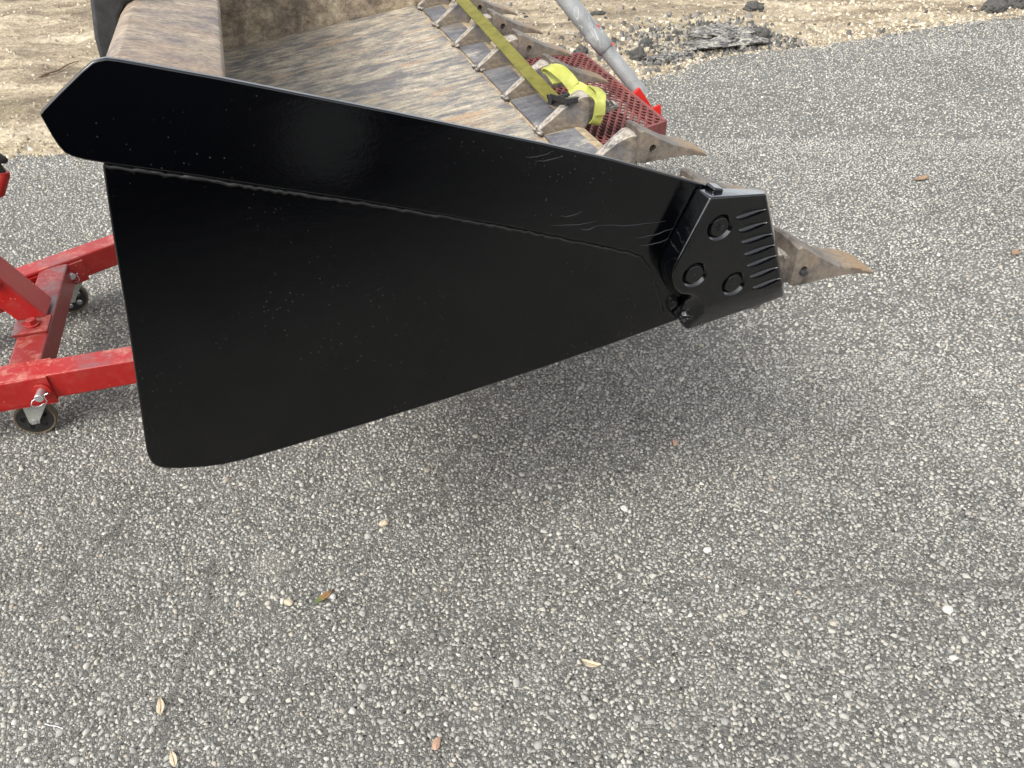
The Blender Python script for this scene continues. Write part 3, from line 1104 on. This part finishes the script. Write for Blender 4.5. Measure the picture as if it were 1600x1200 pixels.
ni = int((cR[0] - U0 + .1) / LW); nj = int(1.2 / SW)
for i in range(-1, ni + 1):
    for j in range(-2, nj):
        for half in (0, 1):
            cu = U0 + (i + .5 * half) * LW
            cw = .60 + (j + .5 * half) * SW
            # strands run from the cell's left knuckle to its upper and lower knuckles
            for sg in (-1, 1):
                a = (cu, cw); b = (cu + LW / 2, cw + sg * SW / 2)
                if not (inside(*a, -.002) and inside(*b, -.002)):
                    continue
                d = Vector((b[0] - a[0], b[1] - a[1], 0)); L = d.length; d.normalize()
                Mx = Matrix.Translation(loc((a[0] + b[0]) / 2, (a[1] + b[1]) / 2, ZD)) @ Matrix.Rotation(math.atan2(d.y, d.x), 4, 'Z') @ Matrix.Rotation(.55 * sg, 4, 'X')
                box(bm, -L / 2 - .0012, L / 2 + .0012, -.0050, .0050, -.0013, .0013, Mx)
obj('mesh_deck', bm, M['deck'], plat)
# frame
def bar(bm, a, b, th, z0, z1):
    a, b = Vector((*a, 0)), Vector((*b, 0))
    d = (b - a).normalized(); n_ = Vector((-d.y, d.x, 0)) * th
    q = [a, b, b + n_, a + n_]
    loft(bm, [[loc(p.x, p.y, z0) for p in q], [loc(p.x, p.y, z1) for p in q]])
for a, b in ((quad[0], quad[1]), (quad[1], quad[2]), (quad[2], quad[3]), (quad[3], quad[0])):
    bm = bmesh.new(); bar(bm, a, b, .010, ZD - .042, ZD + .003)
    obj('frame_rail', bm, M['deck'], plat, .002)
for u, w in ((-.38, 1.08), (-.38, 1.58), (-.19, 1.08), (-.19, 1.58)):
    bm = bmesh.new()
    p = loc(u, w, 0); box(bm, p.x - .02, p.x + .02, p.y - .02, p.y + .02, 0, ZD - .03)
    obj('leg', bm, M['deck'], plat, .003)
bm = bmesh.new()
for a, b in (((-.38, 1.08), (-.19, 1.08)), ((-.38, 1.58), (-.19, 1.58)), ((-.36, 1.10), (-.36, 1.56))):
    pa, pb = loc(*a, 0), loc(*b, 0)
    box(bm, min(pa.x, pb.x) - .012, max(pa.x, pb.x) + .012, min(pa.y, pb.y) - .012, max(pa.y, pb.y) + .012, .2, .24)
obj('brace', bm, M['deck'], plat, .002)
backing = bmesh.new()  # dark sheet added below the mesh so its holes look shaded
box(backing, U0 - PO.x + .02, cR[0] - PO.x - .03, cR[1] - PO.y - .02, cF[1] - PO.y, ZD - .060, ZD - .054)
obj('dark_backing', backing, m_plain('hole_shade', (.045, .022, .02), .8, 0, .5, 25), plat)
# post
f0 = pz(1003, 148, 1.30); f1 = pz(884, -2, 1.47)
A = Vector((f0[0], 1.30, f0[1])); Bp = Vector((f1[0], 1.47, f1[1]))
dv = (Bp - A).normalized()
A2 = A - dv * .005
bm = bmesh.new()
pts = [A2 + dv * (1.25 * k / 40) - PO for k in range(41)]
tube(bm, pts, .0285, 28, rfun=lambda i: .0285 if i > 7 else .0235)
obj('post', bm, M['pipe'], plat, smooth=45)
bm = bmesh.new()
tube(bm, [A2 + dv * s - PO for s in (.185, .19, .24, .25, .26)], .0295, 28, rfun=lambda i: (.0245, .0292, .0296, .0295, .0286)[i])
obj('post_sleeve', bm, M['pipe'], plat, smooth=45)
# scraps of red label on the pipe
toward = (CAMP - ORG); toward = Vector((toward.dot(UX), toward.dot(WX), toward.z))
def on_pipe(x, y):
    best = None
    for k in range(400):
        c = A2 + dv * (k * .002)
        P_ = ORG + UX * c.x + WX * c.y + Vector((0, 0, c.z))
        v = P_ - CAMP; zc = v.y * cp_ - v.z * sp_
        X = 800 + 1200 * v.x / zc; Y = 600 - 1200 * (v.y * sp_ + v.z * cp_) / zc
        dd = abs(Y - y)
        if best is None or dd < best[0]: best = (dd, k * .002)
    return best[1]
for (x, y, hgt_, wid_) in ((934, 50, .014, .010), (955, 78, .018, .008)):
    s = on_pipe(x, y)
    c = A2 + dv * s
    vd = (toward - c).normalized()
    tn = vd.cross(dv).normalized(); fn = dv.cross(tn).normalized()
    if fn.dot(vd) < 0: fn = -fn
    sgn = 1 if tn.x > 0 else -1
    bm = bmesh.new()
    grid_ = []
    for a_ in range(5):
        an = sgn * (.95 + .28 * a_ / 4 * wid_ / .008)
        dir_ = fn * math.cos(an) + tn * math.sin(an)
        grid_.append([c + dv * (hgt_ * (b_ - .5) * (1 - .12 * a_)) + dir_ * rr_ - PO for b_ in (0, 1) for rr_ in (.0290, .0296)])
    loft(bm, [[g[0], g[1], g[3], g[2]] for g in grid_])
    obj('label_scrap', bm, M['redplain'], plat)
# red foot bracket bolted on the platform's edge
def P3(x, y, w):
    u, z = pz(x, y, w); return Vector((u, w, z)) - PO
bm = bmesh.new()
o1 = [P3(1000, 137, 1.262), P3(1012, 156, 1.255), P3(1022, 172, 1.25), P3(1020, 200, 1.25), P3(985, 175, 1.27), P3(986, 150, 1.27)]
th = Vector((0, .012, 0))
loft(bm, [o1, [p + th for p in o1]])
obj('foot_bracket', bm, M['redplain'], plat, .002)
bm = bmesh.new()
o1 = [P3(1018, 170, 1.19), P3(1033, 163, 1.17), P3(1034, 190, 1.17), P3(1010, 196, 1.19)]
th = Vector((-.004, .010, -.002))
loft(bm, [o1, [p + th for p in o1]])
obj('gusset', bm, M['redplain'], plat, .002)

# ------------------------------------------------------------------ yellow strap
strap = empty('ratchet_strap', world(-.3, .98, .79), ANG)
tag(strap, 'yellow-green ratchet strap tied round the bare adapter and running along the teeth', 'strap')
SO = Vector((-.3, .98, .79))
L3 = lambda u, w, z: Vector((u, w, z)) - SO
def PS(x, y, w):
    u, z = pz(x, y, w); return Vector((u, w, z)) - SO
bm = bmesh.new()
main = [(868, 158, .985), (830, 118, 1.16), (790, 74, 1.40), (745, 25, 1.72), (722, 0, 1.90), (700, -24, 2.12)]
pl = [(PS(x, y, w), (1, .05, .12)) for x, y, w in main]
pl.append((L3(-.40, 2.48, .962), (1, 0, -.3))); pl.append((L3(-.402, 2.545, .952), (1, 0, -.3))); pl.append((L3(-.405, 2.55, .80), (1, 0, -.2)))
ribbon(bm, pl, .042, .0028, 8)
obj('webbing', bm, M['web'], strap, smooth=40)
# band round the nose of the adapter
bm = bmesh.new()
wc = TW[BARE]
n = 28
ring = []
sq = lambda v, p: math.copysign(abs(v) ** p, v)
for k in range(n + 1):
    a = 2 * math.pi * k / n - .6
    y = sq(math.cos(a), .55) * .048; z = sq(math.sin(a), .55) * .042
    ring.append((L3(-.196 + .010 * math.sin(a + .3), wc + y, .764 + z), (1, -.12, -.28)))
ribbon(bm, ring, .027, .003, 2)
obj('wrap_band', bm, M['web2'], strap, smooth=50)
bm = bmesh.new()
ribbon(bm, [(PS(896, 133, .99), (.5, .2, 1)), (PS(908, 138, .965), (.85, -.1, .6)), (PS(921, 145, .935), (1, -.2, .1)), (PS(934, 153, .885), (1, -.2, -.1)), (PS(938, 162, .868), (1, -.1, -.2)), (PS(937, 180, .866), (1, 0, -.2))], .029, .003, 8)
obj('knot_band', bm, M['web2'], strap, smooth=50)
bm = bmesh.new()
ribbon(bm, [(PS(897, 136, .985), (.2, .2, 1)), (PS(890, 126, 1.0), (.5, .2, .9)), (PS(877, 113, 1.02), (.8, .3, .8)), (PS(863, 105, 1.05), (.9, .5, .3)), (PS(856, 104, 1.07), (.9, .6, .0)), (PS(855, 108, 1.08), (.9, .6, -.2)), (PS(862, 118, 1.07), (.9, .5, -.2)), (PS(872, 130, 1.04), (.9, .3, 0))], .036, .003, 8)
obj('tail_loop', bm, M['web2'], strap, smooth=50)
bm = bmesh.new()
ribbon(bm, [(PS(898, 139, .965), (1, .2, .3)), (PS(902, 147, .95), (1, .1, .0)), (PS(906, 156, .935), (1, 0, -.2))], .040, .003, 8)
obj('tail_end', bm, M['web2'], strap, smooth=50)
# ratchet
rt = bmesh.new()
rc = PS(880, 157, .965)
Mx = Matrix.Translation(rc) @ Matrix.Rotation(R(100), 4, 'Z') @ Matrix.Rotation(R(8), 4, 'Y')
for sy in (-1, 1):
    box(rt, -.045, .045, sy * .024 - .002, sy * .024 + .002, -.012, .014, Mx)
box(rt, -.045, .02, -.022, .022, -.012, -.009, Mx)
buckle = obj('ratchet_frame', rt, M['ratchet'], strap, .002)
bm = bmesh.new()
q0 = Mx @ Vector((.015, -.034, .002)); q1 = Mx @ Vector((.015, .034, .002))
cyl(bm, q0, q1, .011, n=18)
obj('spool', bm, M['ratchet'], buckle, .001)
bm = bmesh.new()
for sy in (-1, 1):
    box(bm, -.06, .02, sy * .029 - .0015, sy * .029 + .0015, .004, .020, Mx)
box(bm, -.072, -.052, -.031, .031, .004, .018, Mx)
obj('ratchet_handle', bm, M['ratchet'], buckle, .002)

# ------------------------------------------------------------------ red engine hoist
hoist = empty('engine_hoist', world(-1.79, 1.27, 0), ANG)
tag(hoist, 'bright red engine hoist on iron casters standing behind the bucket', 'hoist')
HO = Vector((-1.79, 1.27, 0))
H = lambda u, w, z: Vector((u, w, z)) - HO
ZB, ZT = .130, .210
# near leg parallel to the bucket's side
bm = bmesh.new()
a, b = H(-2.45, .912, ZB), H(-.55, .990, ZT)
box(bm, a.x, b.x, a.y, b.y, ZB + .002, ZT)
leg1 = obj('leg', bm, M['red'], hoist, .005, 3)
# its socket, cheek plates either side
def cheek(bm, pts, th):
    p0 = [Vector(p) for p in pts]
    loft(bm, [p0, [p + th for p in p0]])
bm = bmesh.new()
sc = [pz(71.5, 589, .905), pz(92, 629, .905), (-2.2, .129), (-2.2, .203)]
cheek(bm, [H(u, .905, z) for u, z in sc], Vector((0, .0065, 0)))
cheek(bm, [H(u, .9905, z) for u, z in sc], Vector((0, .0065, 0)))
pa = [H(-2.2, .905, ZB - .004), H(sc[1][0], .905, ZB - .004), H(sc[1][0], .997, ZB - .004), H(-2.2, .997, ZB - .004)]
cheek(bm, pa, Vector((0, 0, .0055)))
obj('leg_socket', bm, M['red'], hoist, .0015)
# far leg splays away
f0 = to_uw(gxy(124, 401, ZT)); f1 = to_uw(gxy(174, 383, ZT))
fa = math.atan2(f1[1] - f0[1], f1[0] - f0[0])
fdir = Vector((math.cos(fa), math.sin(fa), 0)); fnm = Vector((-fdir.y, fdir.x, 0))
base = Vector((f0[0], f0[1], 0))
Mf = Matrix.Translation(base - HO) @ Matrix.Rotation(fa, 4, 'Z')
bm = bmesh.new(); box(bm, -.62, 1.35, .002, .080, ZB + .002, ZT, Mf)
leg2 = obj('leg', bm, M['red'], hoist, .005, 3)
bm = bmesh.new()
box(bm, -.45, .003, -.006, .0005, ZB - .004, ZT - .012, Mf)
box(bm, -.45, .003, .0815, .088, ZB - .004, ZT - .012, Mf)
box(bm, -.45, .003, -.0055, .0875, ZB - .006, ZB + .0005, Mf)
obj('leg_socket', bm, M['red'], hoist, .0015)
# crossbeam
bm = bmesh.new()
p = H(-1.835, .998, 0); q = H(-1.752, 1.56, 0)
box(bm, p.x, q.x, p.y, q.y, ZB - .002, ZT - .004)
obj('crossbeam', bm, M['dred'], hoist, .006, 3)
# mast with foot plate
mb = [(-1.842, 1.212), (-1.762, 1.212), (-1.762, 1.322), (-1.842, 1.322)]
lean = -.52
bm = bmesh.new()
z0, z1 = ZT + .004, 1.55
loft(bm, [[H(u, w, z0) for u, w in mb], [H(u + lean * (z1 - z0), w, z1) for u, w in mb]])
obj('mast', bm, M['red'], hoist, .006, 3)
bm = bmesh.new()
p = H(-1.845, 1.135, 0); q = H(-1.752, 1.222, 0)
box(bm, p.x, q.x, p.y, q.y, ZT - .0035, ZT + .006)
obj('foot_plate', bm, M['dred'], hoist, .002)
bm = bmesh.new()
c = H(-1.795, 1.175, ZT + .006)
cyl(bm, c, c + Vector((0, 0, .006)), .019, n=24)
cyl(bm, c + Vector((0, 0, .0055)), c + Vector((0, 0, .020)), .0135, n=6)
obj('bolt', bm, M['red'], hoist, .001)
# side rib of the mast and the black knob that peeps in at the picture's left edge
bm = bmesh.new()
rp = [(-1.86, .33), (-1.835, .345), (-1.86, .40), (-1.93, .43), (-1.93, .40)]
loft(bm, [[H(u, 1.196, z) for u, z in rp], [H(u, 1.2115, z) for u, z in rp]])
obj('mast_rib', bm, M['dred'], hoist, .002)
bm = bmesh.new()
ua, za = pz(-2, 300, 1.27); ub, zb_ = pz(4, 270, 1.27)
tube(bm, [H(-1.98, 1.27, .565), H(ua - .03, 1.27, za - .01), H(ua, 1.27, za), H(ub, 1.27, zb_ - .005), H(ub + .001, 1.27, zb_ + .003)], .016, 14)
obj('pump_socket', bm, M['red'], hoist, smooth=50)
bm = bmesh.new()
u0, z0_ = pz(-12, 240, 1.27); u1, z1_ = pz(11, 250, 1.27)
tube(bm, [H(u0 - .04, 1.27, z0_ + .045), H(u0 - .015, 1.27, z0_ + .015), H(u0, 1.27, z0_), H(u1 - .012, 1.27, z1_ + .003), H(u1 - .003, 1.27, z1_), H(u1 + .002, 1.27, z1_ - .001)], .012, 16, rfun=lambda i: (.017, .016, .0125, .012, .0095, .003)[i])
tube(bm, [H(u0 - .01, 1.27, z0_ + .01), H(ub - .002, 1.27, zb_ + .002)], .012, 12)
obj('knob', bm, M['rubber'], hoist, smooth=60)
# lock pins
def lockpin(parent, pos, d, length, r):
    bm = bmesh.new()
    d = Vector(d).normalized()
    cyl(bm, pos - d * .01, pos + d * length, r, n=20)
    pin = obj('lock_pin', bm, M['zinc'], parent, .002, 3, 40)
    bm = bmesh.new()
    cyl(bm, pos, pos + d * .004, r * 2.0, n=24)
    obj('washer', bm, M['red'], parent, .001)
    bm = bmesh.new()
    # bent wire clip through the pin
    e = pos + d * (length * .62)
    sx = Vector((1, 0, 0)); up = Vector((0, 0, 1))
    pts = [e + sx * .022 + up * .006, e + sx * .010 + up * .002, e - sx * .010 - up * .004, e - sx * .022 - up * .010, e - sx * .027 - up * .020 - d * -.004, e - sx * .020 - up * .029 - d * -.004, e - sx * .008 - up * .030,
           e + sx * .002 - up * .024, e + sx * .010 - up * .020 + d * .012, e + sx * .017 - up * .010 + d * .012, e + sx * .014 + up * .004 + d * .010]
    pts = [p + d * .002 for p in pts]
    tube(bm, pts, .0015, 6)
    obj('clip_ring', bm, M['zinc'], parent, smooth=60)
u, z = pz(66, 611, .905)
lockpin(hoist, H(u, .905, z), (-.12, -1, -.02), .034, .0115)
c = base - HO + fdir * -.052 + Vector((0, 0, .168)) - fnm * .006
lockpin(hoist, c, -fnm, .026, .0115)
# casters
def caster(px, py, yaw, topz):
    g = gxy(px, py, 0)
    u, w = to_uw(g)
    c = bpy.data.objects.new('caster', None)
    link(c, hoist)
    c.location = H(u, w, 0)
    c.rotation_euler = (0, 0, yaw)
    r = .052
    bm = bmesh.new()      # tread ring
    n = 36
    prof = [(-.0125, r - .006), (-.0135, r - .0025), (-.011, r), (.011, r), (.0135, r - .0025), (.0125, r - .006)]
    rings = [[(rr_ * math.cos(2 * math.pi * k / n), y, r + .003 + rr_ * math.sin(2 * math.pi * k / n)) for y, rr_ in prof] for k in range(n)]
    vr = [[bm.verts.new(p) for p in q] for q in rings]
    for k in range(n):
        A_, B_ = vr[k], vr[(k + 1) % n]
        for i in range(len(prof)):
            bm.faces.new((A_[i], A_[(i + 1) % len(prof)], B_[(i + 1) % len(prof)], B_[i]))
    obj('tyre', bm, M['tread'], c, smooth=40)
    bm = bmesh.new()      # web disc with five holes
    cyl(bm, (0, -.0115, r + .003), (0, .0115, r + .003), r - .0055, n=40)
    dsk = obj('wheel', bm, M['tyre'], c)
    bc = bmesh.new()
    for k in range(5):
        a = 2 * math.pi * k / 5 + .5
        cyl(bc, (.027 * math.cos(a), -.03, r + .003 + .027 * math.sin(a)), (.027 * math.cos(a), .03, r + .003 + .027 * math.sin(a)), .0095, n=16)
    cut(dsk, bc)
    bm = bmesh.new()
    cyl(bm, (0, -.018, r + .003), (0, .018, r + .003), .014, n=20)
    obj('hub', bm, M['tyre'], c, .002)
    bm = bmesh.new()
    off = .018
    for sy in (-1, 1):
        y0 = sy * .021
        pf = [(-.010, r - .006), (.010, r - .006), (.014, r + .006), (off + .034, topz - .012), (off + .034, topz - .004), (off - .030, topz - .004), (off - .030, topz - .016), (-.014, r + .004)]
        loft(bm, [[(x, y0 - .0018, zz) for x, zz in pf], [(x, y0 + .0018, zz) for x, zz in pf]])
    box(bm, off - .031, off + .035, -.0228, .0228, topz - .006, topz - .0025)
    obj('fork', bm, M['fork'], c, .001)
    bm = bmesh.new()
    cyl(bm, (0, -.0265, r + .003), (0, .0265, r + .003), .0075, n=16)
    obj('axle', bm, M['zinc'], c, .0015)
caster(68, 674, R(0), ZB - .004)
caster(120, 486, R(10), ZB - .006)

# ------------------------------------------------------------------ loose things on the ground
def pebble(x, y, size, mat, label, seed, rz=0.0, name='pebble', cat='pebble', group=None, zoff=0.0, rough=.3, sub=2, base=0.0):
    p = gxy(x, y)
    bm = bmesh.new()
    lump(bm, size, seed, sub, rough)
    lo = min(v.co.z for v in bm.verts)
    bmesh.ops.translate(bm, verts=bm.verts, vec=(0, 0, -lo * .75))
    o = obj(name, bm, M[mat], None, norm=True)
    o.location = (p.x, p.y, base + .001)
    o.rotation_euler = (0, 0, rz)
    tag(o, label, cat, group)
    return o

pebble(600, 820, (.012, .010, .006), 'pebble', 'flat cream pebble below the middle of the bucket plate', 1, .4)
pebble(452, 943, (.011, .0085, .006), 'pebble', 'angular cream pebble left of the green and brown leaf', 2, -.5)
pebble(975, 797, (.012, .008, .006), 'white', 'white pebble below the right half of the bucket plate', 3, -.9)
pebble(521, 935, (.0065, .008, .006), 'white', 'small white pebble touching the green and brown leaf', 4, .2)
pebble(682, 1163, (.008, .014, .004), 'brown', 'flat reddish brown stone chip near the bottom edge', 5, -.2)
pebble(1055, 693, (.008, .013, .004), 'brown', 'reddish chip beneath the side cutter in the shade', 6, -.2)
pebble(1105, 862, (.010, .008, .006), 'white', 'lone white pebble right of the larger white pebble', 9, .3)
pebble(1480, 955, (.012, .010, .007), 'white', 'bright white pebble by the long crack at right', 11, 1.0)


def leaf(x, y, L, Wd, rz, mat, label, curl, seed):
    p = gxy(x, y)
    bm = bmesh.new()
    n, m = 14, 6
    rows = []
    for i in range(n + 1):
        t = i / n
        hw = Wd / 2 * max(.04, math.sin(math.pi * t ** .85)) ** .8
        row = []
        for j in range(m + 1):
            s = j / m * 2 - 1
            zz = .002 + abs(s) * Wd * curl + .006 * math.sin(math.pi * t * 1.3 + seed) * curl * 3 + .0008 * noise.noise(Vector((t * 6, s * 2, seed)))
            row.append(bm.verts.new(((t - .5) * L, s * hw + .12 * L * (t - .5) ** 2, zz)))
        rows.append(row)
    for i in range(n):
        for j in range(m):
            bm.faces.new((rows[i][j], rows[i + 1][j], rows[i + 1][j + 1], rows[i][j + 1]))
    lo = min(v.co.z for v in bm.verts)
    bmesh.ops.translate(bm, verts=bm.verts, vec=(0, 0, -lo))
    root = empty('fallen_leaf', (p.x, p.y, .003), rz)
    o = obj('blade', bm, M[mat], root, norm=False, smooth=80)
    sm = o.modifiers.new('thick', 'SOLIDIFY'); sm.thickness = .0005
    bm = bmesh.new()
    tube(bm, [((t - .5) * L, .12 * L * (t - .5) ** 2, .0028 + .003 * max(0, t - 1)) for t in (0.02, .25, .5, .75, 1.0, 1.12)], .0005, 5)
    obj('stalk', bm, M['twig'], root)
    tag(root, label, 'leaf')
    return root

leaf(507, 935, .056, .015, R(50), 'leafg', 'half green half brown narrow leaf on the asphalt', .14, 1)
leaf(252, 1105, .042, .015, R(112), 'leafd', 'pale dry tan leaf near the lower left corner', .10, 2)
leaf(924, 1040, .040, .015, R(-18), 'leafd', 'pale dry leaf right of bottom centre on the asphalt', .22, 3)
leaf(1440, 282, .075, .03, R(15), 'leafb', 'curled brown dead leaf at far right on the pale asphalt', .25, 4)
leaf(272, 1187, .034, .013, R(120), 'leafd', 'pale dry leaf lowest of all at the bottom left edge', .08, 5)
leaf(1587, 398, .06, .03, R(40), 'leafb', 'brown curled leaf touching the right edge', .25, 6)

g0 = gxy(70, 1131, .004); g1 = gxy(98, 1139, .004)
bm = bmesh.new()
md = (g0 + g1) / 2
tube(bm, [g0 - md, g0.lerp(g1, .35) - md + Vector((0, -.001, .002)), g0.lerp(g1, .7) - md + Vector((0, .001, .002)), g1 - md], .0007, 6)
o = obj('fibre', bm, M['fibre']); o.location = md
tag(o, 'thin white fibre lying near the left bottom corner', 'fibre')
a0 = gxy(62, 122); a1 = gxy(122, 96)
bm = bmesh.new()
md = (a0 + a1) / 2; md.z = dirt_h(md.x, md.y) + .012
pp = []
for k in range(9):
    q = a0.lerp(a1, k / 8)
    pp.append(Vector((q.x - md.x, q.y - md.y, .004 * math.sin(k * 1.3))))
tube(bm, pp, .006, 7, rfun=lambda i: .0075 - .0006 * i)
o = obj('twig', bm, M['twig'], smooth=60); o.location = md
tag(o, 'straight bare twig lying on the dirt left of the bucket', 'twig')

def chunk(x, y, size, label, seed, rz, flat=None, sub=4, rough=.4, mat='crumb', cat='asphalt chunk'):
    p = gxy(x, y)
    bm = bmesh.new()
    lump(bm, size, seed, sub, rough, 1.9, flat)
    for v in bm.verts:
        v.co += v.co.normalized() * .006 * noise.noise(v.co * 40 + Vector((seed, 0, 0)))
    o = obj('asphalt_chunk', bm, M[mat])
    o.location = (p.x, p.y, dirt_h(p.x, p.y) + size[2] * .35)
    o.rotation_euler = (0, 0, rz)
    tag(o, label, cat)

chunk(1135, 58, (.34, .22, .05), 'largest low mound of broken old asphalt lying by the edge of the pavement', 3, .40, None, 5, .6, 'rubble')
chunk(1190, 58, (.06, .07, .07), 'dark crumbling lump at the right end of the largest mound', 8, .2)
chunk(1045, 90, (.20, .055, .05), 'long narrow piece of grey asphalt along the pavement edge', 5, .42, .03, 5, .4, 'rubble')
chunk(997, 88, (.055, .05, .05), 'round dark asphalt lump left of the long narrow piece', 6, .1)
chunk(1010, 66, (.045, .035, .03), 'small black lump behind the round asphalt lump', 17, .1)
chunk(932, 27, (.07, .025, .025), 'black elongated chunk on the dirt just right of the grey post', 7, .5)
chunk(909, 84, (.04, .04, .045), 'black chunk on the dirt left of the grey post', 9, .8)
chunk(1176, 17, (.075, .05, .045), 'black pointed chunk on the dirt beyond the largest mound', 10, .0)
chunk(1553, 12, (.10, .08, .07), 'grey brown clod near the upper right corner', 11, .3)
chunk(1588, 5, (.11, .08, .085), 'black clod in the upper right corner', 12, .1)
print('stones', NSTONE, 'tris', sum(len(o.data.polygons) for o in col.objects if o.type == 'MESH'))

# ------------------------------------------------------------------ added dark car shape, unseen behind the camera, blackens the plate's reflection
car = empty('dark_car_standin', (-.75, -1.86, 0), 0)
tag(car, 'added dark navy car shape, unseen behind the viewpoint, darkening the reflection in the bucket plate', 'car')
navy = m_plain('navy_standin_paint', (.003, .004, .012), .6, 0, .1)
bm = bmesh.new()
side_p = [(-2.1, .22), (-2.15, .50), (-2.08, .68), (-1.7, .76), (-.95, .80), (2.0, .74), (2.1, .55), (2.08, .24)]
loft(bm, [[(x, -.80, z) for x, z in side_p], [(x, .80, z) for x, z in side_p]])
body = obj('body', bm, navy, car, .06, 4, 60)
bm = bmesh.new()
loft(bm, [[(-1.75, y, .78), (1.25, y, .76)] + [(.75, y * .86, 1.22), (-1.1, y * .86, 1.24)] for y in (-.74, .74)])
obj('cabin', bm, M['rubber'], car, .05, 4, 60)
for wx in (-1.35, 1.3):
    for wy in (-.74, .74):
        bm = bmesh.new(); cyl(bm, (wx, wy - .10, .31), (wx, wy + .10, .31), .31, n=32)
        wh = obj('wheel', bm, M['tyre'], car, .02)
        bm = bmesh.new(); cyl(bm, (wx, wy - .105, .31), (wx, wy + .105, .31), .19, n=24)
        obj('rim', bm, M['zinc'], wh, .01)
